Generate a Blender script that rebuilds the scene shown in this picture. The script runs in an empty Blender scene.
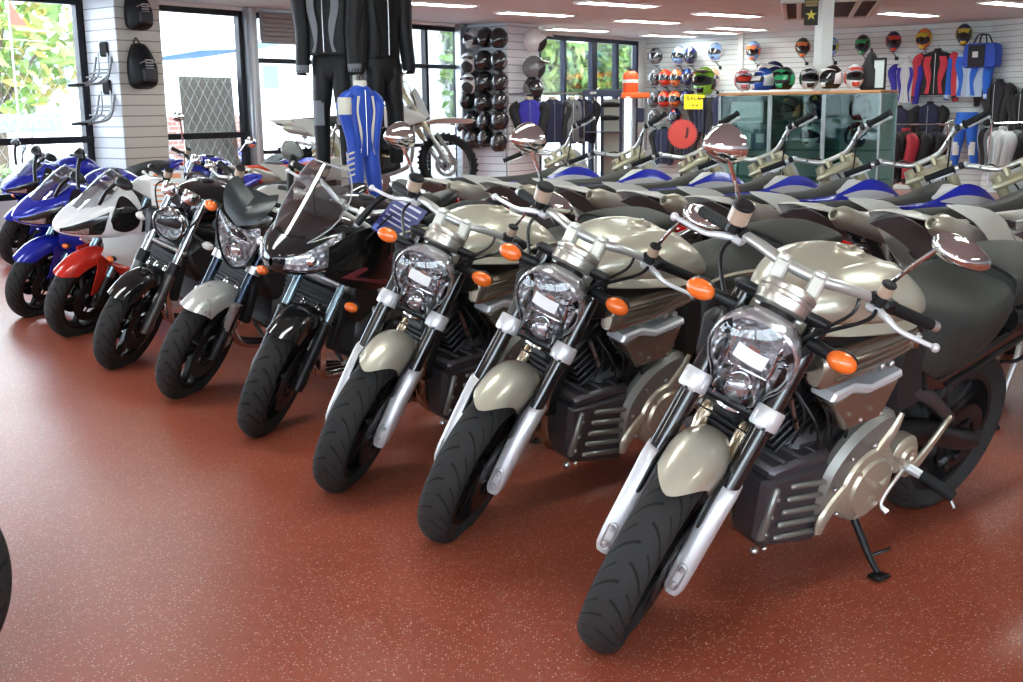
import bpy, bmesh, math, random
from mathutils import Vector, Matrix
from math import sin, cos, pi, radians as rad, sqrt, atan2
random.seed(7)
SC = bpy.context.scene
COL = SC.collection
V = Vector

# ---------------------------------------------------------------- materials
MATS = {}
def nodes_of(name):
    m = bpy.data.materials.new(name); m.use_nodes = True
    nt = m.node_tree
    return m, nt, nt.nodes['Principled BSDF']
def mat(name, col, rough=.5, metal=0., coat=0., var=.025, bump=0., scale=16., emit=None, strength=0., trans=0., ior=1.45, alpha=1., spec=None, sheen=0.):
    if name in MATS: return MATS[name]
    m, nt, b = nodes_of(name)
    c = tuple(col) + (1,)
    b.inputs['Base Color'].default_value = c
    b.inputs['Roughness'].default_value = rough
    b.inputs['Metallic'].default_value = metal
    b.inputs['Coat Weight'].default_value = coat
    b.inputs['Coat Roughness'].default_value = .06
    b.inputs['IOR'].default_value = ior
    if spec is not None: b.inputs['Specular IOR Level'].default_value = spec
    if trans: b.inputs['Transmission Weight'].default_value = trans
    if sheen: b.inputs['Sheen Weight'].default_value = sheen
    if alpha < 1: b.inputs['Alpha'].default_value = alpha
    if emit:
        b.inputs['Emission Color'].default_value = tuple(emit) + (1,)
        b.inputs['Emission Strength'].default_value = strength
    tc = nt.nodes.new('ShaderNodeTexCoord'); nz = nt.nodes.new('ShaderNodeTexNoise')
    nz.inputs['Scale'].default_value = scale; nz.inputs['Detail'].default_value = 3
    nt.links.new(tc.outputs['Object'], nz.inputs['Vector'])
    if var:
        mr = nt.nodes.new('ShaderNodeMapRange')
        mr.inputs['To Min'].default_value = max(0.02, rough - var); mr.inputs['To Max'].default_value = min(1, rough + var)
        nt.links.new(nz.outputs['Fac'], mr.inputs['Value']); nt.links.new(mr.outputs[0], b.inputs['Roughness'])
    if bump:
        bp = nt.nodes.new('ShaderNodeBump'); bp.inputs['Strength'].default_value = bump; bp.inputs['Distance'].default_value = .004
        nt.links.new(nz.outputs['Fac'], bp.inputs['Height']); nt.links.new(bp.outputs[0], b.inputs['Normal'])
    MATS[name] = m
    return m
def mnode(nt, op, a, b=None, c=None):
    n = nt.nodes.new('ShaderNodeMath'); n.operation = op
    for i, x in enumerate((a, b, c)):
        if x is None: continue
        if isinstance(x, (int, float)): n.inputs[i].default_value = x
        else: nt.links.new(x, n.inputs[i])
    return n.outputs[0]
def mixcol(nt, fac, a, b):
    n = nt.nodes.new('ShaderNodeMix'); n.data_type = 'RGBA'
    if isinstance(fac, (int, float)): n.inputs[0].default_value = fac
    else: nt.links.new(fac, n.inputs[0])
    for i, x in ((6, a), (7, b)):
        if isinstance(x, (tuple, list)): n.inputs[i].default_value = tuple(x)[:3] + (1,)
        else: nt.links.new(x, n.inputs[i])
    return n.outputs[2]
def glass(name, tint=(1, 1, 1), rough=0., refl=.12, k=.6):
    """thin clear pane: mostly see-through, with a Fresnel reflection"""
    if name in MATS: return MATS[name]
    m = bpy.data.materials.new(name); m.use_nodes = True; nt = m.node_tree; nt.nodes.clear()
    o = nt.nodes.new('ShaderNodeOutputMaterial'); mx = nt.nodes.new('ShaderNodeMixShader')
    t = nt.nodes.new('ShaderNodeBsdfTransparent'); g = nt.nodes.new('ShaderNodeBsdfGlossy')
    t.inputs[0].default_value = tuple(tint) + (1,); g.inputs['Roughness'].default_value = max(rough, .02)
    lw = nt.nodes.new('ShaderNodeLayerWeight'); lw.inputs[0].default_value = .35
    f = mnode(nt, 'MULTIPLY_ADD', lw.outputs['Fresnel'], k, refl)
    f = mnode(nt, 'MINIMUM', f, .9)
    nt.links.new(f, mx.inputs[0]); nt.links.new(t.outputs[0], mx.inputs[1]); nt.links.new(g.outputs[0], mx.inputs[2])
    nt.links.new(mx.outputs[0], o.inputs[0])
    MATS[name] = m
    return m

# ---------------------------------------------------------------- mesh builder
def catmull(P, k, closed=False):
    P = [V(p) for p in P]; n = len(P)
    if k <= 1 or n < 3: return P
    out = []
    segs = n if closed else n - 1
    for i in range(segs):
        if closed: a, b, c, d = P[(i-1) % n], P[i], P[(i+1) % n], P[(i+2) % n]
        else:
            b, c = P[i], P[i+1]
            a = P[i-1] if i else b*2 - c
            d = P[i+2] if i+2 < n else c*2 - b
        for j in range(k):
            t = j / k
            out.append(.5*((2*b) + (c-a)*t + (2*a-5*b+4*c-d)*t*t + (3*b-a-3*c+d)*t*t*t))
    if not closed: out.append(P[-1])
    return out
def frame_from(axis):
    a = V(axis).normalized()
    u = a.orthogonal().normalized()
    if abs(a.z) < .95: u = V((0, 0, 1)).cross(a).normalized()
    return a, u, a.cross(u)

class MB:
    def __init__(s): s.v = []; s.f = []; s.uv = None; s.fm = []; s.cur = 0
    def add(s, vs, fs):
        o = len(s.v); s.v += [V(p) for p in vs]
        s.f += [tuple(i+o for i in f) for f in fs]; s.fm += [s.cur]*len(fs)
        return s
    def slot(s, i): s.cur = i; return s
    def hull(s, pts):
        bm = bmesh.new()
        for p in pts: bm.verts.new(p)
        r = bmesh.ops.convex_hull(bm, input=bm.verts[:])
        bmesh.ops.delete(bm, geom=[e for e in r['geom_unused'] + r['geom_interior'] if isinstance(e, bmesh.types.BMVert)], context='VERTS')
        bmesh.ops.dissolve_limit(bm, angle_limit=.01, verts=bm.verts[:], edges=bm.edges[:])
        bmesh.ops.recalc_face_normals(bm, faces=bm.faces[:])
        bm.verts.index_update()
        s.add([v.co.copy() for v in bm.verts], [[v.index for v in f.verts] for f in bm.faces]); bm.free()
        return s
    def box(s, c, size, bev=None, rot=None, taper=1.):
        x, y, z = [d/2 for d in size]
        b = min(size)*.12 if bev is None else min(bev, min(size)*.49)
        P = []
        for sx in (-1, 1):
            for sy in (-1, 1):
                for sz in (-1, 1):
                    k = taper if sz > 0 else 1
                    if b <= 0: P.append(V((sx*x*k, sy*y*k, sz*z)))
                    else:
                        P += [V((sx*x*k, sy*(y*k-b), sz*(z-b))), V((sx*(x*k-b), sy*y*k, sz*(z-b))), V((sx*(x*k-b), sy*(y*k-b), sz*z))]
        if rot is not None:
            R = rot if isinstance(rot, Matrix) else Matrix.Rotation(rot[2], 3, 'Z') @ Matrix.Rotation(rot[1], 3, 'Y') @ Matrix.Rotation(rot[0], 3, 'X')
            P = [R @ p for p in P]
        return s.hull([p + V(c) for p in P])
    def tube(s, pts, r, n=10, k=1, closed=False, caps=True, flat=1.):
        P = catmull(pts, k, closed); m = len(P)
        if isinstance(r, (int, float)): R = [r]*m
        else:
            R = []
            for i in range(m):
                t = i/(m-1)*(len(r)-1); a = min(int(t), len(r)-2); R.append(r[a] + (r[a+1]-r[a])*(t-a))
        T = []
        for i in range(m):
            a = P[(i-1) % m] if closed or i else P[i]; b = P[(i+1) % m] if closed or i < m-1 else P[i]
            T.append((b-a).normalized())
        _, u, _ = frame_from(T[0]); vs = []
        for i in range(m):
            u = (u - T[i]*u.dot(T[i])).normalized(); w = T[i].cross(u)
            vs += [P[i] + (u*cos(2*pi*j/n) + w*sin(2*pi*j/n)*flat)*R[i] for j in range(n)]
        fs = []
        for i in range(m if closed else m-1):
            for j in range(n):
                a, b = i*n+j, i*n+(j+1) % n; c, d = ((i+1) % m)*n+(j+1) % n, ((i+1) % m)*n+j
                fs.append((a, b, c, d))
        if caps and not closed: fs += [tuple(range(n))[::-1], tuple((m-1)*n+j for j in range(n))]
        return s.add(vs, fs)
    def lathe(s, prof, c=(0, 0, 0), axis=(0, 1, 0), n=24, arc=None, u=None):
        a, uu, w = frame_from(axis); c = V(c)
        if u is not None: uu = V(u).normalized(); w = a.cross(uu)
        a0, a1 = arc if arc else (0, 2*pi)
        cols = n + (1 if arc else 0); vs = []
        for j in range(cols):
            t = a0 + (a1-a0)*j/n; d = uu*cos(t) + w*sin(t)
            vs += [c + d*r + a*h for r, h in prof]
        m = len(prof); fs = []
        for j in range(n):
            jj = (j+1) % cols
            for i in range(m-1): fs.append((j*m+i, jj*m+i, jj*m+i+1, j*m+i+1))
        return s.add(vs, fs)
    def cyl(s, c, axis, r, h, n=20, bev=.003, r2=None):
        r2 = r if r2 is None else r2; b = min(bev, r*.4, h*.3)
        return s.lathe([(0, -h/2), (r-b, -h/2), (r, -h/2+b), (r2, h/2-b), (r2-b, h/2), (0, h/2)], c, axis, n)
    def sph(s, c, r, n=16, m=10, rot=None):
        r = (r, r, r) if isinstance(r, (int, float)) else r; vs = []; fs = []
        for i in range(m+1):
            t = pi*i/m
            for j in range(n):
                p = V((sin(t)*cos(2*pi*j/n)*r[0], sin(t)*sin(2*pi*j/n)*r[1], cos(t)*r[2]))
                if rot is not None: p = rot @ p
                vs.append(p + V(c))
        for i in range(m):
            for j in range(n): fs.append((i*n+j, (i+1)*n+j, (i+1)*n+(j+1) % n, i*n+(j+1) % n))
        return s.add(vs, fs)
    def loft(s, secs, closed=True, caps=True):
        m = len(secs[0]); vs = [V(p) for q in secs for p in q]; fs = []
        for i in range(len(secs)-1):
            for j in range(m if closed else m-1):
                a, b = i*m+j, i*m+(j+1) % m
                fs.append((a, b, b+m, a+m))
        if caps and closed: fs += [tuple(range(m))[::-1], tuple((len(secs)-1)*m+j for j in range(m))]
        return s.add(vs, fs)
    def body(s, st, ku=4, kv=3, mirror=True, caps=True):
        """st: [(x, [(y,z) from top centre to bottom centre])], mirrored across y=0 and smoothed"""
        secs = []
        for x, pr in st:
            if mirror:
                L = [V((x, y, z)) for y, z in pr]; R = [V((x, -y, z)) for y, z in pr[1:-1]][::-1]
                secs.append(catmull(L + R, kv, True))
            else: secs.append(catmull([V((x, y, z)) for y, z in pr], kv, True))
        m = len(secs[0]); cols = [catmull([q[j] for q in secs], ku) for j in range(m)]
        return s.loft([[cols[j][i] for j in range(m)] for i in range(len(cols[0]))], True, caps)
    def sheet(s, grid, th=.004, ku=1, kv=1):
        """grid[i][j] points -> curved shell with thickness"""
        G = [catmull(r, kv) for r in grid]
        m = len(G[0]); cols = [catmull([r[j] for r in G], ku) for j in range(m)]
        n = len(cols[0]); G = [[cols[j][i] for j in range(m)] for i in range(n)]
        N = [[None]*m for _ in range(n)]
        for i in range(n):
            for j in range(m):
                du = G[min(i+1, n-1)][j] - G[max(i-1, 0)][j]; dv = G[i][min(j+1, m-1)] - G[i][max(j-1, 0)]
                q = du.cross(dv); N[i][j] = q.normalized() if q.length > 1e-9 else V((0, 0, 1))
        vs = [G[i][j] for i in range(n) for j in range(m)] + [G[i][j] - N[i][j]*th for i in range(n) for j in range(m)]
        o = n*m; fs = []
        for i in range(n-1):
            for j in range(m-1):
                a = i*m+j; fs.append((a, a+m, a+m+1, a+1)); fs.append((o+a, o+a+1, o+a+m+1, o+a+m))
        def edge(a, b): fs.append((a, b, b+o, a+o))
        for i in range(n-1): edge(i*m, (i+1)*m); edge((i+1)*m+m-1, i*m+m-1)
        for j in range(m-1): edge(j+1, j); edge((n-1)*m+j, (n-1)*m+j+1)
        return s.add(vs, fs)
    def prism(s, out, y0, y1, ax='y', bev=.004, k=1):
        """2-D outline pushed through a thickness, edges chamfered. ax names the thickness axis; outline is in the two others in order"""
        P = [V((p[0], p[1], 0)) for p in out]
        if k > 1: P = catmull(P, k, True)
        n = len(P)
        A = sum(P[i].x*P[(i+1) % n].y - P[(i+1) % n].x*P[i].y for i in range(n))
        if A < 0: P.reverse()
        def ins(d):
            r = []
            for i in range(n):
                a, b, c = P[i-1], P[i], P[(i+1) % n]
                e1 = (b-a); e2 = (c-b)
                n1 = V((-e1.y, e1.x, 0)); n2 = V((-e2.y, e2.x, 0))
                if n1.length: n1.normalize()
                if n2.length: n2.normalize()
                q = n1+n2
                q = q.normalized() if q.length > .2 else n1
                r.append(b + q*d)
            return r
        if y0 > y1: y0, y1 = y1, y0
        b = min(bev, (y1-y0)*.4)
        I = ins(bev)
        L = [[(p, y0) for p in I], [(p, y0+b) for p in P], [(p, y1-b) for p in P], [(p, y1) for p in I]]
        def tr(p, t):
            return {'y': (p.x, t, p.y), 'x': (t, p.x, p.y), 'z': (p.x, p.y, t)}[ax]
        return s.loft([[tr(p, t) for p, t in q] for q in L])
    def xf(s, M): s.v = [M @ p for p in s.v]; return s
    def mir(s):
        """mirrored copy across y=0 in a new builder"""
        b = MB(); b.v = [V((p.x, -p.y, p.z)) for p in s.v]; b.f = [tuple(reversed(f)) for f in s.f]; b.fm = list(s.fm); b.uv = s.uv
        return b
    def join(s, o):
        k = len(s.v); s.v += o.v; s.f += [tuple(i+k for i in f) for f in o.f]; s.fm += o.fm
        return s
    def obj(s, name, m, parent=None, label=None, smooth=38, flip=True):
        me = bpy.data.meshes.new(name); me.from_pydata([tuple(p) for p in s.v], [], s.f)
        ms = m if isinstance(m, (list, tuple)) else [m]
        for q in ms: me.materials.append(q)
        if len(ms) > 1: me.polygons.foreach_set('material_index', s.fm)
        if s.uv:
            u = me.uv_layers.new(name='UVMap')
            for lp in me.loops: u.data[lp.index].uv = s.uv[lp.vertex_index]
        if flip:
            bm = bmesh.new(); bm.from_mesh(me); bmesh.ops.recalc_face_normals(bm, faces=bm.faces[:]); bm.to_mesh(me); bm.free()
        if smooth:
            me.polygons.foreach_set('use_smooth', [True]*len(me.polygons))
            me.set_sharp_from_angle(angle=rad(smooth))
        me.update()
        o = bpy.data.objects.new(name, me); COL.objects.link(o)
        if parent: o.parent = parent
        if label: o['label'] = label
        return o

# ---------------------------------------------------------------- scene tree
def thing(name, label, cat, loc=(0, 0, 0), rot=(0, 0, 0), group=None):
    o = bpy.data.objects.new(name, None); COL.objects.link(o); o.empty_display_size = .1
    o.location = loc; o.rotation_euler = rot
    o['label'] = label; o['category'] = cat
    if group: o['group'] = group
    return o
def tag(o, label, cat, group=None):
    o['label'] = label; o['category'] = cat
    if group: o['group'] = group
    return o
def struct(o): o['kind'] = 'structure'; return o
KIDS = {}
def kids(o):
    return [c for c in bpy.data.objects if c.parent == o]
def dup(src, loc=None, rot=None, label=None, group=None, remat=None, scale=None):
    """copy of a thing with copies of its parts and sub-parts; remat swaps materials by name"""
    def cp(o, par):
        c = o.copy(); COL.objects.link(c)
        if par: c.parent = par
        if remat and c.type == 'MESH':
            for sl, old in zip(c.material_slots, o.material_slots):
                if old.material and old.material.name in remat:
                    sl.link = 'OBJECT'; sl.material = remat[old.material.name]
        for k in kids(o): cp(k, c)
        return c
    r = cp(src, None)
    if loc is not None: r.location = loc
    if rot is not None: r.rotation_euler = rot
    if scale is not None: r.scale = (scale,)*3
    if label: r['label'] = label
    if group: r['group'] = group
    return r

# ---------------------------------------------------------------- common materials
black = mat('satin_black', (.010, .010, .011), .38, spec=.3)
gloss_black = mat('gloss_black', (.008, .008, .009), .12, coat=.6)
rubber = mat('rubber', (.012, .012, .013), .65, bump=.15, scale=150, spec=.22)
plastic = mat('dark_plastic', (.018, .018, .019), .5, bump=.1, scale=200, spec=.3)
grey_plastic = mat('grey_plastic', (.10, .10, .105), .45)
leather = mat('seat_vinyl', (.026, .027, .024), .55, bump=.25, scale=260, spec=.3)
chrome = mat('chrome', (.82, .82, .83), .07, metal=1, var=.01)
steel = mat('steel', (.48, .48, .48), .28, metal=1)
alu = mat('aluminium', (.62, .62, .61), .34, metal=.85)
alu_white = mat('white_aluminium', (.60, .60, .615), .36, metal=.4)
dark_metal = mat('dark_metal', (.022, .022, .024), .42, metal=.6)
engine_grey = mat('engine_grey', (.045, .045, .047), .45, metal=.5)
gold_silver = mat('champagne_paint', (.60, .57, .455), .30, metal=.5, coat=.7, var=.02, scale=8)
case_gold = mat('champagne_case', (.50, .46, .36), .32, metal=.65, var=.03)
amber = mat('amber_lens', (.85, .16, .02), .18, coat=.6)
clear = glass('clear_lens', (.95, .96, .98), refl=.05, k=.45)
def facet_mat():
    m, nt, b = nodes_of('faceted_reflector')
    b.inputs['Base Color'].default_value = (.93, .94, .96, 1); b.inputs['Metallic'].default_value = .6; b.inputs['Roughness'].default_value = .18
    tc = nt.nodes.new('ShaderNodeTexCoord'); vo = nt.nodes.new('ShaderNodeTexVoronoi'); vo.inputs['Scale'].default_value = 42
    bp = nt.nodes.new('ShaderNodeBump'); bp.inputs['Strength'].default_value = 1; bp.inputs['Distance'].default_value = .03
    nt.links.new(tc.outputs['Object'], vo.inputs['Vector']); nt.links.new(vo.outputs['Distance'], bp.inputs['Height']); nt.links.new(bp.outputs[0], b.inputs['Normal'])
    return m
reflector = facet_mat()
def tread_mat(name, n=13., curl=.9, width=.042, col=(.021, .020, .020)):
    """road tyre: curved grooves cut into the tread, from the tyre's own UV"""
    m, nt, b = nodes_of(name)
    b.inputs['Roughness'].default_value = .78; b.inputs['Specular IOR Level'].default_value = .3
    uv = nt.nodes.new('ShaderNodeUVMap'); sx = nt.nodes.new('ShaderNodeSeparateXYZ'); nt.links.new(uv.outputs[0], sx.inputs[0])
    U = mnode(nt, 'MULTIPLY', sx.outputs[0], n); W = mnode(nt, 'MULTIPLY_ADD', sx.outputs[1], 2., -1.)
    A = mnode(nt, 'ABSOLUTE', W)
    def groove(off, cu, lo, hi, w):
        q = mnode(nt, 'MULTIPLY', mnode(nt, 'POWER', A, 1.6), cu)
        q = mnode(nt, 'FRACT', mnode(nt, 'ADD', mnode(nt, 'ADD', U, q), off))
        d = mnode(nt, 'ABSOLUTE', mnode(nt, 'SUBTRACT', q, .5))
        g = mnode(nt, 'LESS_THAN', d, w)
        g = mnode(nt, 'MULTIPLY', g, mnode(nt, 'GREATER_THAN', A, lo)); return mnode(nt, 'MULTIPLY', g, mnode(nt, 'LESS_THAN', A, hi))
    sgn = mnode(nt, 'MULTIPLY', mnode(nt, 'SIGN', W), .25)
    U = mnode(nt, 'ADD', U, sgn)
    g = mnode(nt, 'MAXIMUM', groove(0, curl*2.4, .0, .60, width), mnode(nt, 'MAXIMUM', groove(.5, curl*2.4, .20, .72, width*.8), groove(.25, curl*1.2, .34, .66, width*.55)))
    nt.links.new(mixcol(nt, g, col, (.003, .003, .003)), b.inputs['Base Color'])
    bp = nt.nodes.new('ShaderNodeBump'); bp.inputs['Strength'].default_value = .9; bp.inputs['Distance'].default_value = .006
    nt.links.new(mnode(nt, 'SUBTRACT', 1., g), bp.inputs['Height']); nt.links.new(bp.outputs[0], b.inputs['Normal'])
    return m
tyre_road = tread_mat('road_tyre', 17.)
tyre_sport = tread_mat('sport_tyre', 17., .7, .06)

# ---------------------------------------------------------------- shared motorcycle bits
def tyre_mb(R, w, h, nu=80, nv=16, c=(0, 0, 0)):
    """tyre around the y axis with UV (around, across); round tread, straight-ish sidewalls to the bead"""
    b = MB(); b.uv = []
    prof = []
    for j in range(nv+1):
        t = -1 + 2*j/nv; a = t*pi*.78
        y = w/2*sin(a)*(1 if abs(t) < .64 else 1.0); r = R - h/2*(1-cos(a))*1.0
        prof.append((r - (.0 if abs(t) < .85 else .012), y*(1 if abs(a) < pi/2 else .92), j/nv))
    for i in range(nu+1):
        a = 2*pi*i/nu
        for r, y, v in prof:
            b.v.append(V((cos(a)*r, y, sin(a)*r)) + V(c)); b.uv.append((i/nu, v))
    m = nv+1
    for i in range(nu):
        for j in range(nv):
            k = i*m+j; b.f.append((k, k+m, k+m+1, k+1)); b.fm.append(0)
        k = i*m; b.f.append((k, k+nv, k+m+nv, k+m)); b.fm.append(0)
    return b
def rim_mb(Rb, w, spokes=5, hub=.045, c=(0, 0, 0), split=True, sw=.032):
    b = MB()
    b.lathe([(Rb-.022, -w/2), (Rb+.006, -w/2), (Rb+.006, -w/2+.01), (Rb-.012, -w/2+.03), (Rb-.012, w/2-.03), (Rb+.006, w/2-.01), (Rb+.006, w/2), (Rb-.022, w/2), (Rb-.032, 0), (Rb-.022, -w/2)], c, (0, 1, 0), 48)
    b.lathe([(.012, -.06), (hub, -.055), (hub, -.03), (hub*.75, 0), (hub, .03), (hub, .055), (.012, .06), (.012, -.06)], c, (0, 1, 0), 24)
    for k in range(spokes):
        for d in ((-.16, .16) if split else (0,)):
            a = 2*pi*k/spokes; a1 = a + d
            p0 = V((cos(a+d*.4)*hub*.8, 0, sin(a+d*.4)*hub*.8)); p1 = V((cos(a1)*(Rb-.02), 0, sin(a1)*(Rb-.02)))
            t = (p1-p0).normalized(); n = V((-t.z, 0, t.x))
            P = []
            for p, ww, yy in ((p0, sw*.62, .026), (p1, sw*.42, .018)):
                P += [p + n*sg*ww + V((0, sy*yy, 0)) for sg in (-1, 1) for sy in (-.6, .6)] + [p + n*sg*ww*.5 + V((0, sy*yy, 0)) for sg in (-1, 1) for sy in (-1, 1)]
            b.hull([q + V(c) for q in P])
    return b
def disc_mb(R, y, c=(0, 0, 0), inner=.6, holes=12):
    b = MB(); c = V(c)
    b.lathe([(R*inner, -.003), (R, -.003), (R, .003), (R*inner, .003), (R*inner, -.003)], c + V((0, y, 0)), (0, 1, 0), 40)
    b.lathe([(R*.28, -.004), (R*.42, -.004), (R*.42, .004), (R*.28, .004), (R*.28, -.004)], c + V((0, y, 0)), (0, 1, 0), 24)
    for k in range(6):
        a = 2*pi*k/6
        b.box(c + V((cos(a)*R*.5, y, sin(a)*R*.5)), (R*.28, .006, R*.1), .001, Matrix.Rotation(-a, 3, 'Y'))
    for k in range(holes):
        a = 2*pi*k/holes
        b.cyl(c + V((cos(a)*R*.8, y, sin(a)*R*.8)), (0, 1, 0), R*.05, .0075, 8, .0005)
    return b
def caliper_mb(c, y, a=0, L=.12):
    b = MB(); M = Matrix.Rotation(a, 3, 'Y')
    b.box(V(c) + V((0, y, 0)), (L, .05, .06), .014, M)
    for d in (-.3, .3): b.cyl(V(c) + V((0, y, 0)) + M @ V((d*L, .02*(1 if y > 0 else -1), 0)), (0, 1, 0), .018, .03, 12)
    return b
def wheel(parent, name, c, R, w, h, rim_m, tyre_m, spokes=5, discs=(), disc_r=.15, split=True, M=None, disc_m=None):
    Rb = R - h + .008
    def o(mb, *a, **k):
        if M is not None: mb.xf(M)
        return mb.obj(*a, **k)
    wh = o(rim_mb(Rb, w*.72, spokes, c=c, split=split), name, rim_m, parent)
    o(tyre_mb(R, w, h, c=c), 'tyre', tyre_m, wh, flip=False)
    for y in discs: o(disc_mb(disc_r, y, c), 'brake_disc', disc_m or steel, wh)
    return wh
def steer_m(angle, trail=.103, rake=25.):
    r = rad(rake); p = V((-trail, 0, 0))
    return Matrix.Translation(p) @ Matrix.Rotation(angle, 4, V((-sin(r), 0, cos(r)))) @ Matrix.Translation(-p)
EXPOSURE = 0.16
SKY = 13.0
LAMP = 23.0
OFF_LIGHTS = [(-1.4, 12.6), (.9, 12.0), (3.2, 11.4), (5.5, 10.6), (-3.2, 9.4), (-.9, 8.8), (1.4, 8.2), (3.7, 7.4), (-4.6, 6.2), (-2.3, 5.0), (0, 4.4), (2.4, 3.6), (-3.4, 1.6), (-1.2, .6), (1.2, .2), (4.8, 2.0), (-1, -3), (3, -3)]
# ---------------------------------------------------------------- big champagne roadster
def pear(k=6):
    h = [(0, .14), (.062, .128), (.1, .088), (.114, .03), (.103, -.028), (.08, -.068), (.068, -.108), (.046, -.146), (0, -.162)]
    L = [V((0, y, z)) for y, z in h] + [V((0, -y, z)) for y, z in h[1:-1]][::-1]
    return catmull(L, k, True)
def lamp_frame(origin, tilt):
    """lamp space: x out of the lens, y across, z up"""
    return Matrix.Translation(V(origin)) @ Matrix.Rotation(tilt, 4, 'Y')
def dome_lens(out, M, bulge=.05, n=8, th=.003):
    b = MB(); secs = []
    for i in range(1, n+1):
        s = i/n
        secs.append([V((bulge*(1-s**2.2), p.y*s, p.z*s)) for p in out])
    b.loft(secs[::-1], True, False)
    m = len(out); o = len(b.v); b.v.append(V((bulge, 0, 0))); last = (n-1)*m
    for j in range(m): b.f.append((last+j, last+(j+1) % m, o)); b.fm.append(0)
    return b.xf(M)
def bowl(out, M, x0=-.004, depth=.085, s1=.34, n=6):
    secs = [[V((x0 - depth*(i/n)**.6, p.y*(1-(1-s1)*(i/n)**1.5)*.97, p.z*(1-(1-s1)*(i/n)**1.5)*.97)) for p in out] for i in range(n+1)]
    return MB().loft(secs, True, False).add(secs[-1], [tuple(range(len(out)))]).xf(M)
def shell_back(out, M, depth=.13, s1=.55):
    secs = [[V((x, p.y*s, p.z*s)) for p in out] for x, s in ((.006, .975), (.010, 1.0), (.004, 1.035), (-.02, 1.03), (-.06, .95), (-depth*.85, .75), (-depth, s1))]
    return MB().loft(secs, True, False).add(secs[-1], [tuple(range(len(out)))]).xf(M)
def indicator(parent, c, inner, S, name='turn_signal', r=(.026, .037, .025), lens=None, stem_r=.014):
    c = V(c); inner = V(inner)
    st = MB().tube([inner, inner.lerp(c, .5), c], [stem_r*1.1, stem_r, stem_r*1.25], 10, 2)
    st.sph(c - V((.012, 0, 0)), (r[0]*.9, r[1]*.98, r[2]*.98), 14, 8).xf(S)
    o = st.obj(name, black, parent)
    MB().sph(c + V((.006, 0, 0)), r, 18, 12).xf(S).obj('amber_lens', lens or amber, o, 'orange indicator lens')
    return o
def lever(parent, name, side, piv, tip, S, m=None, r=.006):
    piv = V(piv); tip = V(tip); mid = piv.lerp(tip, .45) + V((.022, 0, -.006))
    b = MB().tube([piv, piv.lerp(tip, .2)+V((.018, 0, 0)), mid, tip], [.011, .010, .0075, r], 8, 4, flat=1.)
    b.sph(tip, r*1.9, 10, 8)
    b.box(piv + V((-.012, -.012*side, 0)), (.05, .04, .03), .008)
    return b.xf(S).obj(name, m or alu, parent)
def teardrop_mirror(parent, c, size, S, base, m_shell, yaw=0, tilt=0, label=None, stem_r=.006, flat=.5):
    """mirror head with the pointed back shell facing forward, on a bent stem"""
    c = V(c); base = V(base); w, h, d = size
    R = Matrix.Rotation(yaw, 3, 'Z') @ Matrix.Rotation(tilt, 3, 'X')
    secs = []
    for x, s in ((-.0, .90), (.006, 1.), (.02, .985), (.4*d, .86), (.7*d, .6), (.92*d, .3), (d, .06)):
        secs.append([c + R @ V((x, cos(t)*w*s*(1+.18*cos(t)), sin(t)*h*s)) for t in [2*pi*i/24 for i in range(24)]])
    o = MB().loft(secs).xf(S).obj('mirror', m_shell, parent, label)
    MB().loft([[c + R @ V((xx, cos(t)*w*.86*s*(1+.18*cos(t)), sin(t)*h*.86*s)) for t in [2*pi*i/24 for i in range(24)]] for xx, s in ((-.001, 1), (-.004, .97))]).xf(S).obj('mirror_glass', chrome, o)
    k = c + R @ V((d*.45, -w*.55*(1 if c.y > 0 else -1), -h*.2))
    MB().tube([base, base.lerp(k, .5) + V((.01, 0, .015)), k], stem_r, 8, 4).xf(S).obj('mirror_stem', chrome if m_shell is chrome else black, o)
    return o
def reservoir(parent, c, r, h, S, tilt=(0, 0, 1), cup=None):
    c = V(c); a = V(tilt).normalized()
    o = MB().cyl(c, a, r*.92, h, 20).xf(S).obj('brake_fluid_reservoir', cup or amber_cup, parent)
    MB().cyl(c + a*(h*.62), a, r, h*.35, 20, .004).xf(S).obj('reservoir_cap', black, o)
    MB().box(c - a*(h*.7), (.03, .03, .05), .006).xf(S).obj('reservoir_bracket', black, o)
    return o
amber_cup = mat('tinted_cup', (.42, .30, .22), .3, coat=.3)
paper = mat('white_paper', (.80, .80, .80), .7)
pod_metal = mat('brushed_pod', (.62, .60, .54), .30, metal=.85)
louvre_mat = mat('gunmetal', (.085, .08, .09), .40, metal=.6)
bronze = mat('bronze_duct', (.36, .32, .26), .26, metal=.85)
shield = mat('satin_shield', (.24, .24, .22), .42, metal=.6)
tank_badge = mat('badge_metal', (.75, .74, .72), .2, metal=.9)

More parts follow.
